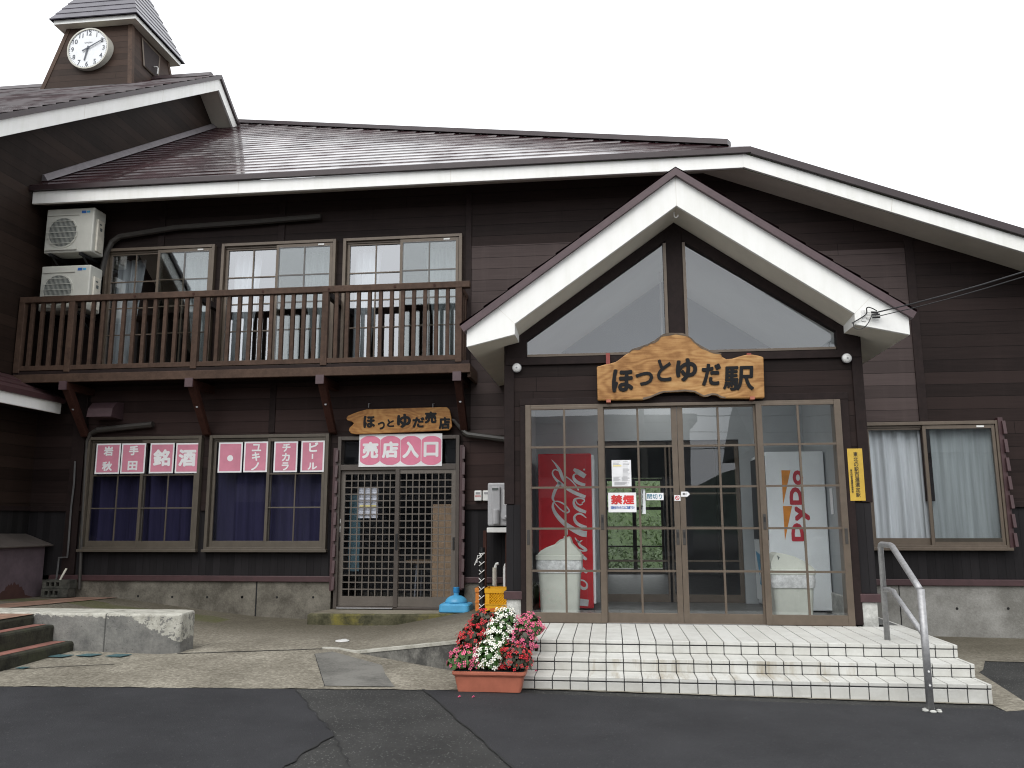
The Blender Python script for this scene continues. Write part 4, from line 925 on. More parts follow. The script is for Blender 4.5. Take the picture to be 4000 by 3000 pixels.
for q in (230, 1922): x, z = at(*cU(q, 370), -.05); b.box(x-.022, x+.022, -.075, -.034, z-.1, z+.055)
b.build('hanger', 'hanger', SG)
b = MB()
for q, zq in ((237, 878), (1962, 842)): x, z = at(*cU(q, zq), -.1); b.box(x-.024, x+.024, -.12, -.034, z-.018, z+.012)
b.build('support', 'terra', SG)

SH = thing('shop_sign', 'orange fish tail plank sign with black hiragana over the shop door', 'sign')
YS2 = 2.06
pts = [at(*cD(*q), YS2) for q in ((938, 1522), (952, 1502), (990, 1485), (1035, 1468), (1100, 1450), (1400, 1440), (1752, 1430), (1778, 1455), (1786, 1500), (1796, 1590), (1772, 1618), (1540, 1630), (1300, 1640), (1020, 1651), (978, 1645), (958, 1622), (962, 1600), (985, 1580), (1000, 1562), (980, 1547), (945, 1538))]
MB().xz(pts, YS2, YS2+.045).build('plank', 'signwood2', SH, bev=.008)
b = MB()
for ch, bx in (('ほ', (248, 50, 340, 147)), ('っ', (365, 98, 420, 160)), ('と', (440, 78, 496, 140)), ('ゆ', (520, 35, 632, 147)), ('だ', (645, 62, 742, 145)), ('売', (745, 16, 840, 110)), ('店', (858, 60, 950, 157))):
    put_px(b, ch, cM, bx, YS2-.006, bold=.10, thick=.008)
b.build('lettering', 'carve', SH)
b = MB()
for q in (1120, 1640): x, z = at(*cD(q, 1430), YS2+.02); b.tube([(x, YS2+.02, z-.01), (x, YS2+.03, z+.05), (x, YS2+.12, z+.06)], .006, 5)
b.build('hook', 'steel', SH)

BN = thing('paper_banner', 'white paper banner with four pink ovals of white kanji over the shop door', 'banner')
YB = YW-.097
a, c = at(*cM(216, 202), YB), at(*cM(884, 457), YB)
MB().box(a[0], c[0], YB, YB+.004, c[1], a[1]).build('banner_sheet', 'paper', BN)
b = MB(); k = MB()
for q0, q1, ch, bx in ((225, 380, '売', (240, 262, 368, 396)), (388, 545, '店', (400, 258, 530, 393)), (553, 712, '入', (565, 258, 697, 393)), (720, 877, '口', (737, 262, 855, 383))):
    p, q = at(*cM(q0, 215), YB), at(*cM(q1, 447), YB); cx, cz, hw, hh = (p[0]+q[0])/2, (p[1]+q[1])/2, (q[0]-p[0])/2, (p[1]-q[1])/2
    pl = []
    for t in range(48):
        aa = 2*math.pi*t/48; r = hh*1.02; x, z = r*math.cos(aa), r*math.sin(aa); pl.append((cx+max(-hw, min(hw, x)), YB-.002, cz+max(-hh, min(hh, z))))
    b.add(pl, [tuple(range(48))])
    put_px(k, ch, cM, bx, YB-.004, bold=.09)
b.build('ovals', 'pinkb', BN); k.build('lettering', 'paper', BN)

def poster(cr, bx, glyphs, label, Y, dot=None):
    P = thing('pink_poster', label, 'poster', 'pink posters in the shop windows')
    a, c = at(*cr(bx[0], bx[1]), Y), at(*cr(bx[2], bx[3]), Y)
    MB().box(a[0], c[0], Y, Y+.002, c[1], a[1]).build('poster_sheet', 'paper', P)
    m = .022; MB().box(a[0]+m, c[0]-m, Y-.0015, Y, c[1]+m, a[1]-m).build('pink_field', 'pink', P)
    b = MB()
    for ch, g in glyphs: put_px(b, ch, cr, g, Y-.003, bold=.085)
    if dot: x, z = at(*cr(dot[0], dot[1]), Y); b.disc((x, Y-.003, z), dot[2], 'Y', .001, 24)
    b.build('lettering', 'paper', P)
YP = 2.135
poster(cK, (897, 790, 1101, 1068), [('岩', (965, 815, 1045, 902)), ('秋', (948, 955, 1035, 1042))], 'pink poster with the kanji for rock above autumn, leftmost in the shop windows', YP)
poster(cK, (1132, 788, 1335, 1064), [('手', (1198, 808, 1280, 897)), ('田', (1185, 950, 1268, 1036))], 'pink poster with a boxed field kanji at its foot, second in the left shop window', YP)
poster(cK, (1396, 785, 1600, 1062), [('銘', (1424, 842, 1572, 997))], 'pink poster with one large kanji beginning with a metal radical, third from left', YP)
poster(cL, (-25, 311, 175, 587), [('酒', (-2, 368, 150, 526))], 'pink poster with the single large sake kanji, right end of left window', YP)
poster(cL, (370, 305, 576, 582), [], 'pink poster with only a round white dot, left in the second window', YP, (472, 450, .044))
poster(cL, (606, 298, 811, 578), [('ユ', (675, 318, 758, 385)), ('キ', (675, 395, 747, 475)), ('ノ', (668, 488, 737, 562))], 'pink poster with three katakana ending in one slanting stroke, beside the dot poster', YP)
poster(cL, (883, 297, 1089, 578), [('チ', (957, 315, 1030, 391)), ('カ', (953, 403, 1023, 476)), ('ラ', (950, 488, 1013, 563))], 'pink poster with three katakana, third from the left in the second window', YP)
poster(cL, (1133, 290, 1338, 576), [('ビ', (1204, 303, 1287, 391)), ('丨', (1228, 410, 1240, 456)), ('ル', (1190, 490, 1276, 556))], 'pink poster with the katakana for beer, nearest the shop door', YP)

def notice(name, label, cr, bx, Y, mat='paper', cat='notice', group=None):
    P = thing(name, label, cat, group); a, c = at(*cr(bx[0], bx[1]), Y), at(*cr(bx[2], bx[3]), Y)
    MB().box(a[0], c[0], Y, Y+.003, c[1], a[1]).build('sheet', mat, P); return P
P = notice('paper_notice', 'white notice sheet with four blocks of small print behind the shop door lattice', cM, (206, 634, 364, 878), 2.195)
b = MB(); k = MB()
for i in range(16):
    p = at(*cM(216, 660+i*13), 2.193); q = at(*cM(216+(90 if i % 4 else 130), 662.5+i*13), 2.193); b.box(p[0], q[0], 2.193, 2.194, q[1], p[1])
p = at(*cM(216, 775), 2.192); q = at(*cM(350, 785), 2.192); k.box(p[0], q[0], 2.192, 2.1925, q[1], p[1])
b.build('print', 'grey', P); k.build('highlight', 'yellowp', P)
YD = -.004
P = notice('no_smoking_notice', 'white notice with two large red kanji and a blue line on the glass door', cZ, (90, 857, 750, 1308), YD)
b = MB(); put_px(b, '禁', cZ, (152, 907, 425, 1128), YD-.002, bold=.09); put_px(b, '煙', cZ, (430, 912, 697, 1128), YD-.002, bold=.09); b.build('red_lettering', 'inkred', P)
b = MB(); put_px(b, '玄関付近でのタバコはご遠慮下さい', cZ, (152, 1165, 705, 1232), YD-.002, bold=.04); b.build('blue_lettering', 'blue', P)
P = notice('closing_notice', 'small white card with blue hand lettered kanji beside the centre of the glass doors', cZ, (976, 864, 1378, 1028), YD)
b = MB(); put_px(b, '閉', cZ, (995, 890, 1110, 1000), YD-.002, bold=.02); put_px(b, '切', cZ, (1120, 890, 1235, 1000), YD-.002, bold=.02); put_px(b, 'り', cZ, (1265, 890, 1340, 1000), YD-.002, bold=.03); b.build('lettering', 'teal', P)
P = notice('printed_notice', 'tall white printed sheet with fine text at eye level on the glass door', cZ, (170, 105, 634, 709), YD)
b = MB()
for x0, x1, y0, y1, n in ((205, 400, 140, 200, 3), (430, 590, 135, 235, 4), (430, 590, 285, 470, 8), (212, 385, 490, 580, 6), (405, 595, 490, 580, 6), (238, 580, 612, 675, 5)):
    for i in range(n):
        yy = y0+(y1-y0)*i/max(n-1, 1); xe = x0+(x1-x0)*(.7+.3*math.sin(i*2.3+x0)**2); p, q = at(*cZ(x0, yy), YD-.002), at(*cZ(xe, yy+5), YD-.002); b.box(p[0], q[0], YD-.002, YD-.0015, q[1], p[1])
b.build('print', 'grey', P)
b = MB(); p, q = at(*cZ(205, 225), YD-.002), at(*cZ(400, 245), YD-.002); b.box(p[0], q[0], YD-.002, YD-.0015, q[1], p[1]); b.build('yellow_line', 'yellowp', P)
P = notice('strip_notice', 'narrow upright white strip of black writing hung inside the glass door', cZ, (858, 772, 966, 1350), .024)
b = MB(); tx = 'お客様にお願い扉を必ずお閉め下さい'
for i, ch in enumerate(tx): put_px(b, ch, cZ, (868, 785+i*32, 902, 785+i*32+27), .022, bold=.03)
b.build('lettering', 'ink', P)
P = notice('no_smoking_sticker', 'square white sticker with a red prohibition ring on the middle door stile', cZ, (1622, 912, 1768, 1044), -.012, cat='sticker')
x, z = at(*cZ(1694, 976), -.014); b = MB(); b.ring((x, z), .017, .023, -.0145, -.013, 24); b.hexa([(x-.017, -.0145, z+.012), (x-.012, -.0145, z+.017), (x-.012, -.013, z+.017), (x-.017, -.013, z+.012), (x+.012, -.0145, z-.017), (x+.017, -.0145, z-.012), (x+.017, -.013, z-.012), (x+.012, -.013, z-.017)]); b.build('prohibition_mark', 'inkred', P)
P = thing('arrow_label', 'white arrow label reading open, pointing right on the door stile', 'sticker')
pts = [at(*cZ(*q), -.012) for q in ((1780, 832), (1930, 832), (1985, 890), (1930, 948), (1780, 948))]; MB().xz(pts, -.012, -.010).build('arrow', 'paper', P)
b = MB(); put_px(b, '開', cZ, (1820, 865, 1866, 910), -.014, bold=.03); put_px(b, 'く', cZ, (1876, 865, 1912, 910), -.014, bold=.03); b.build('lettering', 'ink', P)
P = thing('name_plate', 'upright yellow plate with black vertical writing on the right porch wall', 'sign')
YY = -.032; pts = [at(*cX(*q), YY) for q in ((158, 422), (328, 420), (364, 985), (190, 987))]
x0, x1 = pts[0][0], pts[1][0]; MB().box(x0+.003, x1-.003, YY, YY+.018, pts[2][1], pts[0][1]).build('plate', 'yellow', P, bev=.002)
b = MB(); tx = '東北の駅百選選定駅'; zt, zb = at(*cX(250, 458), YY)[1], at(*cX(275, 952), YY)[1]; n = len(tx); st = (zt-zb)/n; xm = x0+.53*(x1-x0)
for i, ch in enumerate(tx): put(b, ch, xm-.022, xm+.022, zt-st*(i+.88), zt-st*i, YY-.002, bold=.02)
b.build('lettering', 'ink', P); b = MB(); tx = '東北の駅百選選定委員会'; zt, zb = at(*cX(205, 645), YY)[1], at(*cX(215, 900), YY)[1]; n = len(tx); st = (zt-zb)/n; xm = x0+.19*(x1-x0)
for i, ch in enumerate(tx): put(b, ch, xm-.011, xm+.011, zt-st*(i+.9), zt-st*i, YY-.002, bold=.03)
b.build('lettering', 'ink', P)

# ================================================================== INSIDE THE PORCH
def rrect(cx, cy, hx, hy, r, z, n=4):
    out = []
    for qx, qy, a0 in ((1, 1, 0), (-1, 1, 90), (-1, -1, 180), (1, -1, 270)):
        for k in range(n+1):
            a = math.radians(a0+90*k/n); out.append((cx+qx*(hx-r)+r*math.cos(a), cy+qy*(hy-r)+r*math.sin(a), z))
    return out
YV = 1.19
V = thing('vending_machine', 'tall red drinks vending machine seen from its side behind the left door leaf', 'vending machine', 'vending machines in the porch')
a = at(*cT(52, 75), YV); c = at(*cT(590, 1570), YV); VX0, VX1 = a[0], c[0]-.006
b = MB(); b.box(VX0, VX1, YV, 2.12, .345, 2.208); b.build('cabinet', 'red', V, bev=.012)
b = MB(); b.box(VX1, VX1+.03, YV+.02, 2.10, .40, 2.19); b.build('front_panel', 'vwhite', V, bev=.006)
b = MB(); b.box(VX1-.075, VX1-.071, YV-.001, YV, .36, 2.19); b.build('panel_seam', 'lred', V)
b = MB(); b.box(VX0+.05, VX1-.05, YV+.05, 2.08, .325, .35); b.build('foot', 'black', V)
b = MB(); t3 = lambda x, y: (at(*cT(x, y), YV-.003)[0], YV-.003, at(*cT(x, y), YV-.003)[1])
for st in ([(182, 135, 3), (225, 185, 18), (262, 245, 30), (285, 310, 28), (298, 345, 8)],
           [(243, 240, 10), (215, 230, 11), (193, 248, 12), (194, 280, 16), (225, 325, 22), (270, 365, 28), (330, 410, 30), (400, 450, 33), (460, 475, 34), (505, 492, 30)],
           [(262, 352, 30), (225, 410, 30), (200, 470, 28), (195, 510, 22), (214, 542, 8)],
           [(322, 298, 11), (370, 335, 12), (410, 380, 12), (440, 428, 14)],
           [(212, 532, 6), (250, 535, 13), (300, 560, 14), (340, 603, 14), (350, 628, 15), (322, 640, 15), (275, 615, 12), (225, 565, 10), (203, 535, 6)],
           [(200, 540, 14), (194, 585, 24), (215, 640, 33), (260, 700, 40), (320, 755, 44), (400, 805, 50), (470, 838, 56), (518, 845, 58)],
           [(392, 226, 24), (430, 250, 46), (470, 275, 48), (503, 296, 44)], [(430, 268, 10), (398, 278, 15), (392, 308, 24), (415, 342, 32), (460, 366, 30), (503, 376, 24)],
           [(470, 545, 10), (492, 535, 12), (490, 514, 13), (450, 503, 15), (405, 512, 18), (393, 545, 22), (408, 585, 30), (450, 614, 34), (511, 636, 27)], [(408, 512, 8), (425, 550, 12), (455, 566, 12), (480, 555, 11)],
           [(513, 690, 8), (460, 652, 18), (417, 660, 18), (398, 692, 24), (420, 738, 30), (470, 768, 30), (517, 778, 20)],
           [(404, 878, 8), (438, 920, 16), (475, 905, 8)], [(430, 905, 14), (452, 950, 24), (500, 985, 26), (513, 1000, 18), (480, 1005, 14), (440, 990, 10)], [(440, 1000, 10), (470, 1050, 30), (505, 1080, 28), (513, 1092, 16)],
           [(455, 1150, 22), (500, 1195, 30), (518, 1215, 18)],
           [(440, 1325, 18), (478, 1362, 28), (512, 1358, 24), (520, 1322, 16), (490, 1290, 14), (450, 1282, 16)], [(420, 1490, 68), (480, 1496, 66), (534, 1502, 62)],
           [(330, 800, 12), (330, 850, 12)], [(303, 865, 10), (303, 890, 10)]): ribbon(b, st, t3)
for x, y in ((492, 230), (472, 1160)): p = t3(x, y); b.disc((p[0], p[1], p[2]), .012, 'Y', .001, 8)
b.build('script_logo', 'silver', V)
V = thing('vending_machine', 'tall white drinks vending machine seen from its side behind the right door leaf', 'vending machine', 'vending machines in the porch')
YV2 = 1.15; a = at(*cH(1070, 725), YV2); c = at(*cH(1700, 718), YV2)
MB().box(a[0], c[0], YV2, 2.10, .345, 2.197).build('cabinet', 'vwhite', V, bev=.012)
b = MB(); b.box(a[0]-.02, a[0], YV2+.03, 2.08, 1.15, 2.15); b.build('display_window', 'streetd', V)
b = MB(); b.box(a[0]-.02, a[0], YV2+.03, 2.08, .40, 1.14); b.build('front_panel', 'vwhite', V, bev=.004)
b = MB(); b.add([(a[0]-.022, 1.3, .55), (a[0]-.022, 1.8, .6), (a[0]-.022, 1.5, 1.0)], [(0, 1, 2)]); b.add([(a[0]-.022, 1.6, .95), (a[0]-.022, 2.0, 1.0), (a[0]-.022, 1.8, .7)], [(0, 1, 2)]); b.build('front_decal', 'umb', V)
b = MB(); b.box(a[0]+.05, c[0]-.05, YV2+.05, 2.06, .325, .35); b.build('foot', 'black', V)
b = MB()
for q in (((1250, 932), (1348, 932), (1270, 1305)), ((1268, 1318), (1366, 1318), (1290, 1690))): b.add([(at(*cH(*p), YV2-.003)[0], YV2-.003, at(*cH(*p), YV2-.003)[1]) for p in q], [(0, 1, 2)])
b.build('orange_wedge', 'orange', V)
b = MB(); hh = lambda ch, x0, y0, x1, y1: put(b, ch, at(*cH(x0, y0), YV2-.003)[0], at(*cH(x1, y1), YV2-.003)[0], at(*cH(x1, y1), YV2-.003)[1], at(*cH(x0, y0), YV2-.003)[1], YV2-.003, bold=.15, rot=1)
hh('o', 1368, 932, 1490, 1092); hh('D', 1332, 1115, 1480, 1305); hh('y', 1392, 1320, 1562, 1482); hh('D', 1352, 1502, 1498, 1700); b.build('lettering', 'lred', V)

def bin_(name, label, cx, cy, hx, hy, z1, dome, flip):
    Bn = thing(name, label, 'bin', 'pale plastic bins inside the porch')
    b = MB(); b.loft([rrect(cx, cy, hx*.84, hy*.84, .04, .33), rrect(cx, cy, hx*.93, hy*.93, .05, .33+(z1-.33)*.6), rrect(cx, cy, hx*.98, hy*.98, .05, z1-.08), rrect(cx, cy, hx*.98, hy*.98, .05, z1-.02)]); b.build('bin_body', 'ivory', Bn, smooth=False)
    b = MB(); b.loft([rrect(cx, cy, hx*1.0, hy*1.0, .05, z1-.17), rrect(cx, cy, hx*1.04, hy*1.04, .05, z1-.11), rrect(cx, cy, hx*1.03, hy*1.03, .05, z1-.02)], False); b.build('bag_rim', 'bag', Bn)
    b = MB(); b.loft([rrect(cx, cy, hx*1.07, hy*1.07, .05, z1-.03), rrect(cx, cy, hx*1.07, hy*1.07, .05, z1+.02), rrect(cx, cy, hx*1.0, hy*1.0, .05, z1+.026)]); b.build('lid_rim', 'ivory', Bn, bev=.004)
    pf = ((-1.0, 0), (-.86, .22), (-.58, .42), (-.28, .55), (-.10, .64), (.05, .80), (.28, .94), (.44, 1.0), (.50, .97), (.60, .62), (.82, .34), (1.0, .08), (1.0, 0)) if flip > 0 else ((-1.0, 0), (-1.0, .42), (-.82, .88), (-.66, 1.0), (-.30, .93), (.10, .78), (.55, .50), (.88, .20), (1.0, .04), (1.0, 0))
    b = MB(); b.xz([(cx+u*hx, z1+.022+v*dome) for u, v in pf], cy-hy*.93, cy+hy*.93); b.build('lid', 'ivory', Bn, bev=.012)
    b = MB()
    if flip < 0: b.add([(cx-.70*hx, cy-hy*.935, z1+.022+.86*dome), (cx-.58*hx, cy-hy*.935, z1+.022+.72*dome), (cx-.66*hx, cy-hy*.935, z1+.022+.55*dome)], [(0, 1, 2)])
    else: b.xz([(cx+u*hx, z1+.022+v*dome) for u, v in ((-.12, .62), (.06, .80), (.44, 1.0), (.46, 1.03), (.04, .84), (-.15, .64))], cy-hy*.96, cy+hy*.96)
    b.build('flap_edge', 'ac_d' if flip < 0 else 'ivory', Bn)
bin_('litter_bin', 'ivory plastic bin with domed lid in front of the red vending machine', -.575, .46, .245, .19, .985, .20, 1)
bin_('litter_bin', 'ivory plastic bin with a wedge lid in front of the white vending machine', 1.935, .46, .225, .19, .84, .175, -1)
b = MB(); b.loft([rrect(2.46, 1.62, .10, .09, .04, .33), rrect(2.46, 1.62, .11, .10, .04, .85), rrect(2.46, 1.62, .115, .105, .04, .87)]); tag(b.build('waste_bin', 'ivory', None), 'slim pale round bin behind the white vending machine at the right wall', 'bin')
b = MB(); b.box(2.548, 2.556, .9, 1.0, 1.45, 1.75); tag(b.build('wall_notice', 'paper'), 'white notice on the porch inner right wall beside the white vending machine', 'notice')
b = MB(); b.box(-2.47, -2.12, 2.42, 2.7, .25, 1.62); tag(b.build('cardboard_box', 'card', bev=.01), 'tall brown cardboard box standing behind the right shop door leaf', 'box')
b = MB(); b.box(-3.66, -3.50, 2.38, 2.40, .7, 1.75); tag(b.build('door_curtain', 'dcloth'), 'pale blue cloth strip hanging behind the left shop door leaf', 'cloth')
TBL = thing('shop_table', 'small round wooden table inside the shop seen through the lattice door', 'table')
b = MB(); b.disc((-2.75, 3.3, .78), .32, 'Z', .03, 24); b.build('table_top', 'card', TBL)
for k in range(3): a = 2.1*k; b = MB(); b.tube([(-2.75+.25*math.cos(a), 3.3+.25*math.sin(a), .2), (-2.75+.2*math.cos(a), 3.3+.2*math.sin(a), .78)], .015, 6); b.build('leg', 'steel', TBL)

LM = thing('ceiling_lamp', 'lit round ceiling lamp inside the porch behind the top of the middle doors', 'lamp')
b = MB(); b.tube([(.72, 1.5, 3.32), (.72, 1.5, 4.6)], .012, 6); b.build('stem', 'white', LM)
MB().disc((.72, 1.5, 3.28), .16, 'Z', .05, 32).build('lamp_shade', 'lampglow', LM)
ll = bpy.data.lights.new('lamp_light', 'AREA'); ll.shape = 'DISK'; ll.size = .30; ll.energy = 7; ll.color = (1, .98, .95)
lo = bpy.data.objects.new('lamp_light', ll); col.objects.link(lo); lo.location = (.72, 1.5, 3.27); lo.parent = LM
# ================================================================== OUTSIDE FITTINGS
def ac_unit(label, x0, x1, z0, z1, y0):
    A = thing('air_conditioner', label, 'air conditioner', 'outdoor air conditioner units on the balcony wall')
    y1 = y0+.29; b = MB(); b.box(x0, x1, y0, y1, z0, z1); b.build('casing', 'ac', A, bev=.018)
    cx, cz, r = x0+(x1-x0)*.37, (z0+z1)/2-.03, .225
    b = MB(); b.disc((cx, y0-.004, cz), r, 'Y', .006, 40); b.build('fan_opening', 'ac_d', A)
    b = MB(); b.ring((cx, cz), r-.004, r+.018, y0-.010, y0+.002, 40)
    for i in range(-2, 3):
        zz = cz+i*.085; hw = math.sqrt(max(r*r-(i*.085)**2, 0)); b.box(cx-hw-.03, cx+hw+.03, y0-.022, y0-.017, zz-.0035, zz+.0035)
    for i in range(-11, 12):
        xx = cx+i*.020; hw = math.sqrt(max(r*r-(i*.020)**2, 0)); b.box(xx-.0014, xx+.0014, y0-.016, y0-.013, cz-hw, cz+hw)
    b.box(cx-.25, cx+.25, y0-.02, y0, cz-.275, cz-.25); b.box(cx-.25, cx+.25, y0-.012, y0, cz+.262, cz+.275); b.build('grille', 'ac', A)
    b = MB(); b.box(x1-.20, x1-.13, y0-.003, y0, z1-.085, z1-.045); b.build('label', 'blue', A)
    b = MB(); b.box(x1-.12, x1-.07, y0-.003, y0, z1-.08, z1-.05); b.build('label', 'umb', A)
    b = MB(); b.box(x1-.002, x1+.03, y0+.07, y1-.06, z0+.03, z1-.16); b.build('valve_cover', 'wpipe', A, bev=.012)
    b = MB(); b.box(x1, x1+.034, y0+.10, y0+.15, z1-.24, z1-.22); b.box(x1, x1+.033, y0+.12, y0+.17, z1-.33, z1-.28); b.box(x1, x1+.004, y1-.05, y1-.02, z1-.36, z1-.16); b.build('side_slots', 'ac_d', A)
    for xx in (x0+.12, x1-.16): b = MB(); b.box(xx-.02, xx+.02, y0-.02, YW, z0-.05, z0-.012); b.tube([(xx, y0+.05, z0-.05), (xx, YW-.01, z0-.32)], .014, 6); b.build('wall_bracket', 'black', A)
    return A
ac_unit('upper ivory air conditioner unit tucked under the white fascia at the balcony end', -8.25, -7.49, 5.31, 5.995, 1.75)
ac_unit('lower ivory air conditioner unit, half hidden behind the balcony handrail', -8.25, -7.475, 4.43, 5.112, 1.75)
b = MB(); b.tube([(-7.55, 2.12, 5.05), (-7.50, 2.12, 5.40), (-7.42, 2.12, 5.58), (-7.30, 2.12, 5.66), (-6.4, 2.12, 5.76), (-5.2, 2.12, 5.79), (-4.15, 2.12, 5.83)], .045, 8)
tag(b.build('pipe_duct', 'duct'), 'long dark duct cover rising along the wall above the balcony windows', 'duct')
b = MB(); b.tube([(-7.50, 2.14, .45), (-7.53, 2.14, 1.2), (-7.565, 2.14, 2.4), (-7.56, 2.13, 2.55), (-7.51, 2.12, 2.66), (-7.40, 2.11, 2.71), (-6.55, 2.11, 2.78)], [.022, .022, .024, .026, .03, .045, .045], 8)
tag(b.build('pipe_duct', 'duct'), 'dark duct pipe running down left of the shop window and bending over its top', 'duct')
b = MB(); b.tube([(-2.25, 2.12, 2.79), (-2.12, 2.12, 2.76), (-1.98, 2.12, 2.60)], .026, 8); b.tube([(-1.98, 2.12, 2.60), (-1.93, 2.11, 2.565), (-1.13, 2.11, 2.45)], .042, 8)
tag(b.build('pipe_duct', 'duct'), 'dark duct pipe sloping down from the shop sign to the porch wall', 'duct')
b = MB()
for q in ((-7.45, 2.09), (-7.07, 2.09)): pass
b.add([(x, y, z) for x in (-7.45, -7.07) for y, z in ((2.195, 3.12), (2.02, 3.10), (1.92, 3.0), (1.90, 2.88), (2.195, 2.86))], [(0, 1, 6, 5), (1, 2, 7, 6), (2, 3, 8, 7), (0, 4, 3, 2, 1), (5, 6, 7, 8, 9), (4, 9, 8, 3)])
tag(b.build('vent_hood', 'cap'), 'rounded maroon metal vent hood below the balcony at far left', 'vent hood')
b = MB(); cq = crop(0, 1850, 1/4.1475)
pth = [at(*cq(*q), 2.13) for q in ((1215, -200), (1200, 150), (1150, 560), (1105, 1200), (1090, 1355), (955, 1362), (940, 1500), (920, 1659), (910, 1720))]
b.tube([(x, 2.13, z) for x, z in pth], .013, 6); tag(b.build('wall_pipe', 'pipe'), 'thin grey pipe with a jog on the wall between wing corner and shop window', 'pipe')
for i, (xx, z0, z1, lb_) in enumerate(((-3.80, .45, 2.40, 'left of the shop door'), (-2.005, .48, 2.42, 'right of the shop door'), (5.0, 1.03, 2.68, 'right of the far right window'))):
    b = MB(); b.box(xx-.03, xx+.03, 2.11, 2.19, z0, z1); n = int((z1-z0)/.21)
    for k in range(n): z = z0+.02+k*(z1-z0)/n; b.hexa([(xx+.01, 2.06, z), (xx+.05, 2.06, z), (xx+.05, 2.12, z), (xx+.01, 2.12, z), (xx+.01, 2.085, z+.17), (xx+.05, 2.085, z+.17), (xx+.05, 2.12, z+.17), (xx+.01, 2.12, z+.17)])
    tag(b.build('board_rail', 'band', bev=.003), f'upright maroon notched metal rail for winter boards {lb_}', 'rail', 'notched rails for winter boards')
# meters, heater and its stand
for xx0, xx1, lb_, red_ in ((-1.833, -1.732, 'small white meter with a red stripe on the dark wall left of the heater', True), (-1.718, -1.622, 'small white meter without stripe, partly behind the water heater', False)):
    Mt = thing('wall_meter', lb_, 'meter', 'small meters beside the water heater')
    MB().box(xx0, xx1, 2.13, 2.19, 1.655, 1.797).build('case', 'white', Mt, bev=.012)
    b = MB(); b.box(xx0+.02, xx1-.02, 2.127, 2.131, 1.745, 1.775); b.build('display', 'grey', Mt)
    if red_: MB().box(xx0+.012, xx1-.012, 2.127, 2.131, 1.716, 1.728).build('stripe', 'inkred', Mt)
Ht = thing('water_heater', 'grey wall hung water heater on a white base left of the porch', 'water heater')
MB().box(-1.615, -1.28, 1.90, 2.10, 1.325, 1.888).build('casing', 'heater', Ht, bev=.02)
b = MB(); b.box(-1.56, -1.44, 1.865, 1.905, 1.50, 1.84); b.tube([(-1.50, 1.88, 1.54), (-1.50, 1.88, 1.34)], .055, 12); b.build('cover', 'heater', Ht, bev=.015)
MB().box(-1.548, -1.468, 1.858, 1.87, 1.79, 1.82).build('vent_slot', 'ac_d', Ht)
b = MB(); b.tube([(-1.38, 1.90, 1.46), (-1.38, 1.86, 1.46)], .055, 16); b.tube([(-1.38, 1.87, 1.44), (-1.30, 1.87, 1.43)], .025, 8); b.build('flue', 'heater', Ht)
MB().box(-1.40, -1.33, 1.897, 1.901, 1.60, 1.80).build('plate', 'white', Ht)
MB().box(-1.62, -1.28, 1.86, 2.12, 1.235, 1.30).build('base', 'white', Ht, bev=.008)
for xx in (-1.655, -1.36): b = MB(); b.box(xx-.022, xx+.022, 1.92, 1.96, .2, 1.26); b.build('stand_leg', 'brace', Ht)
b = MB(); b.tube([(-1.52, 1.98, .25), (-1.52, 1.98, .80), (-1.505, 1.975, .825), (-1.475, 1.97, .83)], .020, 8); b.build('pipe', 'white', Ht)
b = MB(); b.tube([(-1.385, 2.02, .25), (-1.385, 2.02, .77), (-1.39, 2.02, .795), (-1.41, 2.02, .805)], .040, 12); b.build('pipe', 'white', Ht)
b = MB(); b.tube([(-1.53, 1.95, .55), (-1.53, 1.95, .78)], .026, 8); b.build('pipe_lagging', 'wpipe', Ht)
Pl = thing('wrapped_pole', 'black pole laced with white string beside the yellow crates', 'pole')
b = MB(); b.tube([(-1.64, 1.60, .2), (-1.645, 1.62, 1.05)], .036, 10); b.build('pole_sleeve', 'black', Pl)
b = MB()
for k in range(7):
    z = .32+k*.105
    b.tube([(-1.675, 1.575, z+.03), (-1.64, 1.56, z), (-1.605, 1.575, z+.03)], .006, 5); b.tube([(-1.675, 1.575, z-.025), (-1.64, 1.56, z)], .006, 5)
b.tube([(-1.64, 1.56, .94), (-1.70, 1.55, .90), (-1.73, 1.55, .83)], .007, 5); b.tube([(-1.64, 1.56, .95), (-1.69, 1.55, .95), (-1.70, 1.55, .86)], .007, 5); b.tube([(-1.67, 1.57, .97), (-1.60, 1.56, .98)], .006, 5); b.build('string', 'white', Pl)
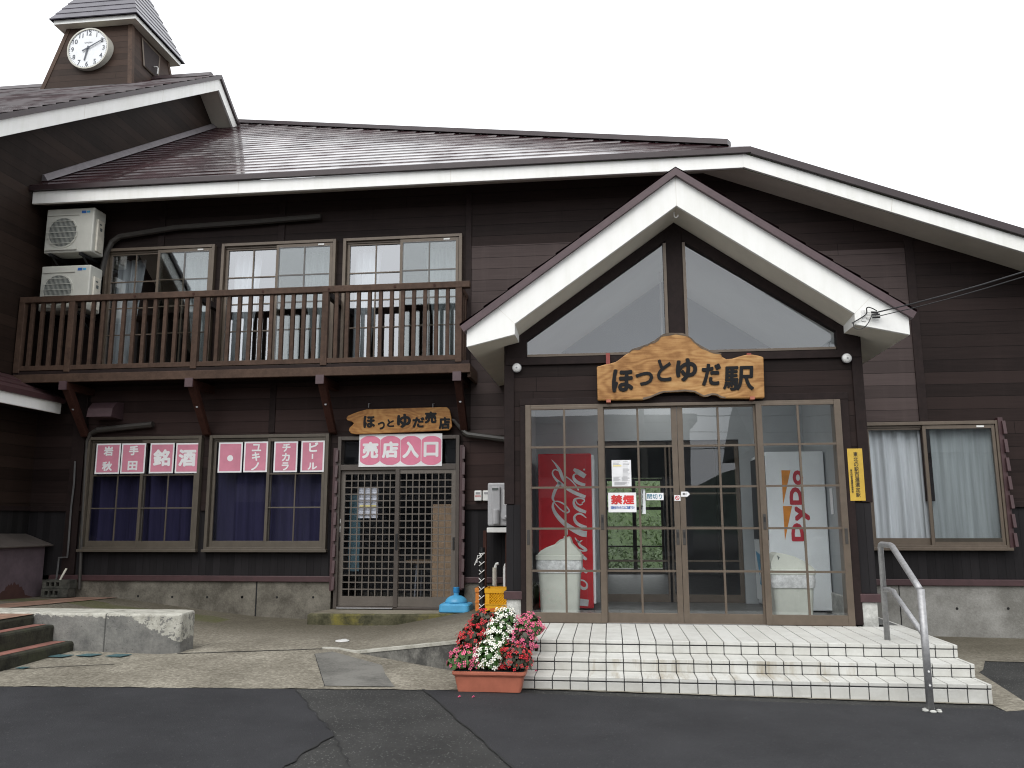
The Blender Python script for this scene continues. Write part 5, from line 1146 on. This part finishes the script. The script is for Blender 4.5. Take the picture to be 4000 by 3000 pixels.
# crates
def crate(label, x0, x1, y0, y1, z0, z1, mat, letters=None):
    K = thing('plastic_crate', label, 'crate', 'plastic bottle crates left of the porch')
    b = MB(); t = .012; h = z1-z0
    b.box(x0, x1, y0, y0+t, z0, z0+h*.42); b.box(x0, x1, y0-.008, y0+t, z0+h*.42, z0+h*.46); b.box(x0, x1, y0-.010, y0+t, z0+h*.84, z1)
    b.box(x0, x0+.05, y0, y0+t, z0+h*.46, z0+h*.84); b.box(x1-.03, x1, y0, y0+t, z0+h*.46, z0+h*.84)
    u0, u1, v0, v1 = x0+.05, x1-.03, z0+h*.46, z0+h*.84; st = .032; wv = .005
    nn = int((u1-u0+v1-v0)/st)+1
    for i in range(nn):
        for sgn in (1, -1):
            s = i*st; p = (u0+s, v0) if s <= u1-u0 else (u1, v0+s-(u1-u0)); q = (u0, v0+s) if s <= v1-v0 else (u0+s-(v1-v0), v1)
            if sgn < 0: p, q = (u0+u1-p[0], p[1]), (u0+u1-q[0], q[1])
            b.tube([(p[0], y0+.006, p[1]), (q[0], y0+.006, q[1])], wv, 4)
    b.box(x0, x0+t, y0+t, y1, z0, z1); b.box(x1-t, x1, y0+t, y1, z0, z1); b.box(x0, x1, y1-t, y1, z0, z1); b.box(x0, x1, y0, y1, z0, z0+.01)
    b.box(x0-.008, x0, y0, y1, z0+h*.84, z1); b.box(x0-.008, x0, y0, y1, z0+h*.40, z0+h*.46); b.build('crate_body', mat, K)
    if letters:
        b = MB(); put(b, letters, x0+.05, x0+.115, z0+h*.17, z0+h*.30, y0-.002, bold=.02); b.build('lettering', 'inkred', K)
crate('yellow lattice sided plastic crate behind the white flowers, left of the porch footing', -1.53, -1.17, 1.15, 1.45, .245, .575, 'crate', '浜田')
crate('orange plastic crate seen edge on, behind the black laced pole', -1.74, -1.40, 1.70, 2.0, .22, .535, 'crate_o')
# blue parasol base
U = thing('parasol_base', 'light blue plastic parasol base with deep blue socket on the shop doorstep', 'parasol base')
ux, uy, uz = -2.045, 2.0, .216
b = MB(); b.loft([rrect(ux, uy, .203, .185, .05, uz), rrect(ux, uy, .205, .185, .05, uz+.02), rrect(ux, uy, .200, .18, .05, uz+.085), rrect(ux, uy, .185, .165, .05, uz+.10), rrect(ux, uy, .15, .13, .05, uz+.108)]); b.build('base', 'umb', U)
b = MB(); rg = []
for t in range(7): a = t/6*1.35; r = .150*math.cos(a); rg.append([(ux+r*math.cos(2*math.pi*k/24), uy+r*math.sin(2*math.pi*k/24), uz+.105+.10*math.sin(a)) for k in range(24)])
b.loft(rg); b.build('dome', 'umb', U, smooth=True)
b = MB(); b.tube([(ux, uy, uz+.16), (ux, uy, uz+.235)], .036, 16); b.build('neck', 'umb', U)
b = MB(); b.tube([(ux, uy, uz+.235), (ux, uy, uz+.305)], .042, 16); b.build('socket', 'umb_d', U, bev=.004)
# porch lamps
for q, l in ((at(*crop(1700, 1000, 400/1106)(885, 1212), -.02), 'left'), (at(*cF(1003, 1495), -.02), 'right')):
    Lp = thing('porch_lamp', f'round white glass lamp on the {l} end of the porch beam', 'lamp', 'round lamps on the porch beam')
    b = MB(); rg = []
    for t in range(5): a = t/4*1.45; r = .048*math.cos(a); rg.append([(q[0]+r*math.cos(2*math.pi*k/20), -.055-.028*math.sin(a), q[1]+r*math.sin(2*math.pi*k/20)) for k in range(20)])
    b.loft(rg); b.build('globe', 'lamp', Lp, smooth=True)
    MB().disc((q[0], -.055, q[1]), .052, 'Y', .022, 20).build('ring', 'steel', Lp)
    b = MB(); b.disc((q[0], -.086, q[1]-.004), .009, 'Y', .004, 10); b.build('nub', 'grey', Lp)
b = MB(); x, z = at(*crop(1700, 1000, 400/1106)(722, 1465), .9); b.box(x-.035, x+.035, 2.12, 2.19, 2.62, 2.80); b.tube([(x, 2.15, 2.62), (x+.02, 2.15, 2.3), (x+.05, 2.15, 2.1)], .008, 5); tag(b.build('junction_box', 'duct'), 'small grey junction box under the left porch eave', 'junction box')
# service cable on the right bargeboard
E0 = thing('cable_anchor', 'cable anchor with dark insulators on the right end of the white bargeboard', 'cable anchor')
b = MB(); cw_ = crop(3280, 1140, 300/2212)
g3 = lambda x, y, d: (at(*cw_(x, y), YF-d)[0], YF-d, at(*cw_(x, y), YF-d)[1])
for p, q, r in (((905, 590), (1110, 595), .011), ((915, 660), (1155, 650), .011), ((940, 735), (1165, 725), .011)): b.tube([g3(*p, .04), g3(*q, .05)], r, 8)
b.build('insulator', 'ink', E0)
b = MB(); b.tube([g3(690, 600, .005), g3(905, 588, .04)], .005, 5); b.tube([g3(740, 735, .005), g3(940, 715, .04)], .005, 5); p = g3(690, 800, .004); b.box(p[0]-.02, p[0]+.02, YF-.01, YF, p[2]-.015, p[2]+.10); b.build('hook_plate', 'white', E0)
b = MB(); b.tube([tuple(v) for v in spline([g3(1075, 550, .05), g3(950, 480, .06), g3(830, 445, .06), (g3(775, 480, .05)), g3(770, 630, .03), g3(600, 760, .02), g3(350, 905, .015)], 5)], .006, 6)
b.tube([tuple(v) for v in spline([g3(915, 690, .04), g3(880, 780, .05), g3(820, 900, .05), g3(720, 1010, .04), g3(600, 1070, .03), g3(470, 1060, .02), g3(405, 990, .01), g3(400, 905, .005)], 5)], .005, 6); b.build('lead', 'ink', E0)
A0 = Vector(g3(1110, 580, .05)); A1 = Vector(g3(1165, 690, .05))
for p, tx_, rad, lb_ in ((A0, (4000, 1062), .007, 'upper dark power cable running from the porch eave out of frame right'), (A1, (4000, 1081), .0045, 'lower thin green power cable running from the porch eave out of frame right')):
    e = at(*tx_, -1.6); e = Vector((e[0], -1.6, e[1])); d = e-p; pts = [p+d*t+Vector((0, 0, .06*t*(t-1))) for t in [i/12*3 for i in range(13)]]
    b = MB(); b.tube(pts, rad, 6); tag(b.build('power_cable', 'ink'), lb_, 'cable', 'power cables to the porch')

# handrail
H = thing('handrail', 'brushed steel pipe handrail with two rails on the right of the entrance steps', 'handrail')
hr = .0255
b = MB(); b.tube([(2.45, -1.02, .30), (2.45, -1.02, 1.135), (2.45, -1.035, 1.158), (2.45, -1.06, 1.165), (2.43, -1.36, 1.165), (2.43, -1.41, 1.155)]+[(2.43-.07*t, -1.41-.79*t, 1.155-.31*t) for t in (.2, .5, .8, .97)], hr, 14); b.build('top_rail', 'steel', H, smooth=True)
b = MB(); b.tube([(2.36, -2.20, .858), (2.36, -2.20, zas(2.36)-.03)], hr+.002, 14); b.build('post', 'steel', H, smooth=True)
b = MB(); b.tube([(2.45, -1.03, .76), (2.44, -1.20, .775), (2.44, -1.32, .77), (2.43, -1.38, .75), (2.37, -2.185, .50)], .021, 12); b.build('lower_rail', 'steel', H, smooth=True)
b = MB()
for z in (.255, .155): b.disc((2.36, -2.231, z), .008, 'Y', .006, 8)
b.build('rivet', 'white', H)
rr = random.Random(3)
for k in range(6):
    b = MB(); a = k*1.05+.3; x, y = 2.36+.055*math.cos(a)+.012, -2.20+.05*math.sin(a); s = rr.uniform(.014, .024)
    rg = [[(x+s*1.3*math.cos(t)*math.cos(2*math.pi*j/8), y+s*math.cos(t)*math.sin(2*math.pi*j/8), zas(x)+.004+s*.6*(math.sin(t)+.6)) for j in range(8)] for t in (-1.3, -.6, 0, .6, 1.3)]
    b.loft(rg); tag(b.build('pebble', 'found_w', smooth=True), 'small white pebble, one of several round the foot of the handrail post', 'pebble', 'white pebbles at the handrail foot')

# mauve tank box, concrete blocks
TK = thing('storage_box', 'mauve painted steel storage box with sloping lid against the left wing wall', 'storage box')
b = MB(); b.box(-8.43, -8.06, 1.0, 2.12, .345, 1.06); b.build('box_body', 'tank', TK, bev=.01)
b = MB(); b.hexa([(-8.43, .92, 1.22), (-7.98, .95, 1.045), (-7.98, 2.17, 1.045), (-8.43, 2.17, 1.20), (-8.43, .92, 1.245), (-7.975, .95, 1.065), (-7.975, 2.18, 1.065), (-8.43, 2.18, 1.225)]); b.build('lid', 'tankl', TK, bev=.005)
b = MB(); rr = random.Random(6); pl = []
for k in range(22): t = k/21; pl.append((-8.058, 1.28+.50*t, .40+.16*math.sin(t*math.pi)**.6*(1+.25*rr.uniform(-1, 1))))
b.add(pl+[(-8.058, 1.95, .352), (-8.058, 1.12, .352)], [tuple(range(24))]); b.build('rust_patch', 'rust', TK)
for i, z in enumerate((.352, .47)):
    Bk = thing('concrete_block', ('lower' if i == 0 else 'upper')+' of two stacked hollow concrete blocks beside the mauve box', 'concrete block', 'stacked hollow concrete blocks')
    x0, x1, y0, y1, h = -7.93-.0*i, -7.53+.01*i, 1.93+.015*i, 2.10, .115
    b = MB(); bb = wall_grid(b, x0, x1, z, z+h, [(x0+.05+.075*k, x0+.10+.075*k, z+.03, z+.085) for k in range(3)], y0, .10)
    b.quad((x0, y0, z+h), (x1, y0, z+h), (x1, y1, z+h), (x0, y1, z+h)); b.quad((x0, y0, z), (x0, y1, z), (x0, y1, z+h), (x0, y0, z+h)); b.quad((x1, y0, z), (x1, y1, z), (x1, y1, z+h), (x1, y0, z+h)); b.quad((x0, y1, z), (x1, y1, z), (x1, y1, z+h), (x0, y1, z+h))
    b.build('block_body', 'block', Bk)
    b = MB(); b.quad((x0+.03, y0+.10, z+.01), (x1-.03, y0+.10, z+.01), (x1-.03, y0+.10, z+h-.01), (x0+.03, y0+.10, z+h-.01)); b.build('hollow', 'crack', Bk)
b = MB(); b.tube([(-7.72, 2.0, .56), (-7.68, 2.03, .68), (-7.66, 2.05, .74)], .014, 8); tag(b.build('pipe_stub', 'wpipe'), 'short ivory pipe stub sticking up out of the concrete blocks', 'pipe')

# ================================================================== FLOWERS
def planter(label, cx, y0, z0, wd=.60, dp=.20, h=.165):
    P = thing('planter', label, 'planter', 'terracotta coloured planters beside the steps')
    hx, cy = wd/2, y0+dp/2
    b = MB(); b.loft([rrect(cx, cy, hx*.86, dp*.40, .02, z0+.004), rrect(cx, cy, hx*.955, dp*.47, .025, z0+h-.03)]); b.build('pot', 'terra', P)
    b = MB(); b.loft([rrect(cx, cy, hx*.99, dp*.5+.004, .03, z0+h-.034), rrect(cx, cy, hx*1.01, dp*.5+.012, .03, z0+h-.022), rrect(cx, cy, hx*1.01, dp*.5+.012, .03, z0+h-.004), rrect(cx, cy, hx*.98, dp*.5+.002, .03, z0+h)]); b.build('rim', 'terra', P)
    b = MB(); b.xy([(a, c) for a, c, _ in rrect(cx, cy, hx*.95, dp*.46, .03, 0)], z0+h+.0005, z0+h+.004); b.build('soil', 'black', P)
def begonia(label, cx, cy, z0, rx, ry, hz, petal, leaf, seed, nfl=85, nlf=190):
    P = thing('begonia_plant', label, 'flowering plant', 'begonia plants in the planters'); r = random.Random(seed)
    lb_ = MB(); fl = MB(); st = MB()
    def pt(k0, k1):
        th_, u = r.uniform(0, 2*math.pi), r.uniform(-.25, 1); s = math.sqrt(max(0, 1-u*u)); k = r.uniform(k0, k1)
        return Vector((cx+rx*k*s*math.cos(th_), cy+ry*k*s*math.sin(th_), z0+hz*(.32+.62*k*u))), Vector((s*math.cos(th_)/rx, s*math.sin(th_)/ry, u/hz*1.6)).normalized()
    for i in range(nlf):
        p, n = pt(.45, 1.04); n = (n+Vector((r.gauss(0, .4), r.gauss(0, .4), r.gauss(.2, .3)))).normalized(); a = n.orthogonal().normalized(); a.rotate(Matrix.Rotation(r.uniform(0, 6.28), 3, n)); c = n.cross(a); L = r.uniform(.018, .036)
        lb_.add([p-a*L, p-a*L*.3+c*L*.75-n*.003, p+a*L*.5+c*L*.6, p+a*L, p+a*L*.5-c*L*.6, p-a*L*.3-c*L*.75-n*.003], [(0, 1, 2, 3), (0, 3, 4, 5)])
    for i in range(nfl):
        p, n = pt(.90, 1.10)
        if n.y > .75 and r.random() < .5: continue
        n = (n+Vector((r.gauss(0, .35), r.gauss(-.2, .35), r.gauss(.1, .3)))).normalized(); a = n.orthogonal().normalized(); a.rotate(Matrix.Rotation(r.uniform(0, 6.28), 3, n)); c = n.cross(a); s = r.uniform(.010, .0165); p = p+n*r.uniform(0, .016)
        fl.use(0)
        for (d1, d2, k) in ((a, c, 1.0), (-a, c, 1.0), (c, a, .72), (-c, a, .72)):
            o = p+d1*s*.15; fl.add([o, o+d1*s*.55+d2*s*.55*k+n*s*.22, o+d1*s*1.12+d2*s*.3*k+n*s*.10, o+d1*s*1.12-d2*s*.3*k+n*s*.10, o+d1*s*.55-d2*s*.55*k+n*s*.22], [(0, 1, 2, 3, 4)])
        if r.random() < (.7 if petal == 'fwhite' else .25): fl.use(1); q = p+n*s*.3; fl.add([q+a*s*.18, q+c*s*.18, q-a*s*.18, q-c*s*.18, q+n*s*.25], [(0, 1, 4), (1, 2, 4), (2, 3, 4), (3, 0, 4)])
    for i in range(16):
        p, n = pt(.5, .9); st.tube([(cx+r.uniform(-.4, .4)*rx, cy+r.uniform(-.4, .4)*ry, z0), tuple(p)], .003, 4, False)
    lb_.build('foliage', leaf, P); fl.build('blossom', [petal, 'fyel'], P); st.build('stems', leaf, P)
rows = ((-2.105, .004, -1.012, 'front'), (-1.865, .109, -.995, 'middle'), (-1.575, .215, -.985, 'back'))
cols = {'front': (('fpink', -.215), ('fwhite', -.005), ('fred', .205)), 'middle': (('fred', -.20), ('fwhite', .02), ('fpink', .215)), 'back': (('fred', -.155), ('fwhite', .03), ('fpink', .24))}
where = {'front': 'in the front planter on the road', 'middle': 'in the middle planter on the lowest step', 'back': 'in the back planter on the second step'}
cn = {'fpink': 'pink', 'fwhite': 'white', 'fred': 'red'}
sd_ = 1
for y0, z0, cx, nm in rows:
    planter({'front': 'front terracotta coloured planter standing on the road below the steps', 'middle': 'middle terracotta coloured planter, on the lowest step behind the front one', 'back': 'back terracotta coloured planter, highest of the three, on the second step'}[nm], cx, y0, z0+(zas(cx) if nm == 'front' else 0))
    for pc, ox in cols[nm]:
        sd_ += 1; h_ = {'front': .235, 'middle': .25, 'back': .235}[nm]*(1.0 if pc != 'fwhite' else 1.12)*(.86 if pc == 'fpink' else 1)
        begonia(f'{cn[pc]} flowering begonia {where[nm]}', cx+ox, y0+.095, z0+.155, .135 if pc != 'fwhite' else .125, .115, h_, pc, 'leaf' if pc == 'fwhite' else ('leafd' if pc == 'fred' or sd_ % 2 else 'leaf'), sd_, 100 if pc != 'fwhite' else 110, 190)
for k, (x, y, z) in enumerate(((-1.215, -2.30, zas(-1.2)), (-1.105, -2.29, zas(-1.1)), (-.66, -1.72, .110))):
    b = MB(); s = .014; b.add([(x-s, y, z+.006), (x, y-s*.8, z+.008), (x+s, y, z+.012), (x, y+s*.8, z+.016)], [(0, 1, 2, 3)]); b.add([(x-s*.4, y-.004, z+.014), (x+s*.3, y-.01, z+.02), (x+s, y+.004, z+.010), (x, y+.01, z+.02)], [(0, 1, 2, 3)])
    tag(b.build('fallen_petal', 'fpink'), ('fallen pink petal on the road at the left of the front planter', 'fallen pink petal on the road below the middle of the front planter', 'fallen pink petal lying on the lowest white step')[k], 'petal', 'fallen petals')

# ================================================================== BEYOND: railway bank behind, street in front (seen reflected)
b = MB(); b.quad((-12, 8.3, .30), (14, 8.3, .30), (14, 10.6, .30), (-12, 10.6, .30)); b.box(-12, 14, 10.58, 10.62, -.6, .302); struct(b.build('platform', 'found_r'))
b = MB(); b.quad((-20, 12.0, -.3), (20, 12.0, -.3), (20, 14.0, .3), (-20, 14.0, .3)); b.quad((-20, 14.0, .3), (20, 14.0, .3), (20, 18, 3.2), (-20, 18, 3.2)); struct(b.build('embankment', 'leafb'))
b = MB(); r = random.Random(11)
for i in range(9000):
    x, t = r.uniform(-2.5, 4.5), r.random(); y = 12.4+5*t; z = (-.2 if t < .3 else -.2+(t-.3)*4.2)+r.uniform(0, .9); s = r.uniform(.03, .10)
    n = Vector((r.gauss(0, .6), r.gauss(-1, .5), r.gauss(.6, .5))).normalized(); a = n.orthogonal().normalized(); a.rotate(Matrix.Rotation(r.uniform(0, 6.28), 3, n)); c = n.cross(a); p = Vector((x, y, z))
    b.add([p-a*s, p+c*s*.4, p+a*s, p-c*s*.4], [(0, 1, 2, 3)])
tag(b.build('bank_plants', 'leafb'), 'leafy green plants on the bank seen through the entrance doors', 'plants', None, 'stuff')
OB = thing('street_building', 'grey building across the street, seen reflected in the entrance door glass', 'building')
b = MB(); b.box(-22, 3.5, -36, -27, -1, 5.6); b.build('wall', 'street', OB)
b = MB(); b.box(-22.3, 3.8, -36.3, -26.5, 5.6, 5.9); b.build('roof', 'streetd', OB)
b = MB()
for xx in (-19, -15, -11, -7, -3, .5): b.box(xx, xx+2.2, -26.99, -26.94, .2, 2.4); b.box(xx, xx+2.2, -26.99, -26.94, 3.3, 4.6)
b.build('window', 'streetd', OB)
OB2 = thing('street_house', 'dark roofed house across the street, reflected in the right door leaves', 'house')
b = MB(); b.box(7, 19, -38, -29, -1, 4.6); b.build('wall', 'street', OB2)
b = MB(); b.hexa([(6.4, -38.5, 4.6), (19.6, -38.5, 4.6), (19.6, -28.4, 4.6), (6.4, -28.4, 4.6), (6.4, -33.5, 7.4), (19.6, -33.5, 7.4), (19.6, -33.4, 7.4), (6.4, -33.4, 7.4)]); b.build('roof', 'streetd', OB2)
b = MB(); n = 130; r = random.Random(3)
for i in range(n+1):
    x = -260+520*i/n; h = 5+min(27, .62*abs(x-16))+3*math.sin(x*.11)+r.uniform(-1, 1); b.v += [(x, -210, -4), (x, -235, h)]
for i in range(n): b.f.append((2*i, 2*i+1, 2*i+3, 2*i+2)); b.mi.append(0)
struct(b.build('hill', 'hill'))
UP = thing('utility_pole', 'concrete utility pole across the street, reflected in the entrance doors', 'pole')
b = MB(); b.tube([(1.3, -22, -1), (1.3, -22, 5.6)], [.13, .10], 12); b.build('shaft', 'found_r', UP)
b = MB()
for z in (4.0, 4.6, 5.2): b.box(.7, 1.9, -22.14, -22.06, z, z+.06)
b.build('crossarm', 'galv', UP)
b = MB()
for z in (4.1, 4.7, 5.3): b.tube([(-40, -22.1, z+.6), (-12, -22.1, z-.2), (1.3, -22.1, z), (14, -22.1, z-.2), (40, -22.1, z+.6)], .018, 5)
b.build('wire', 'ink', UP)
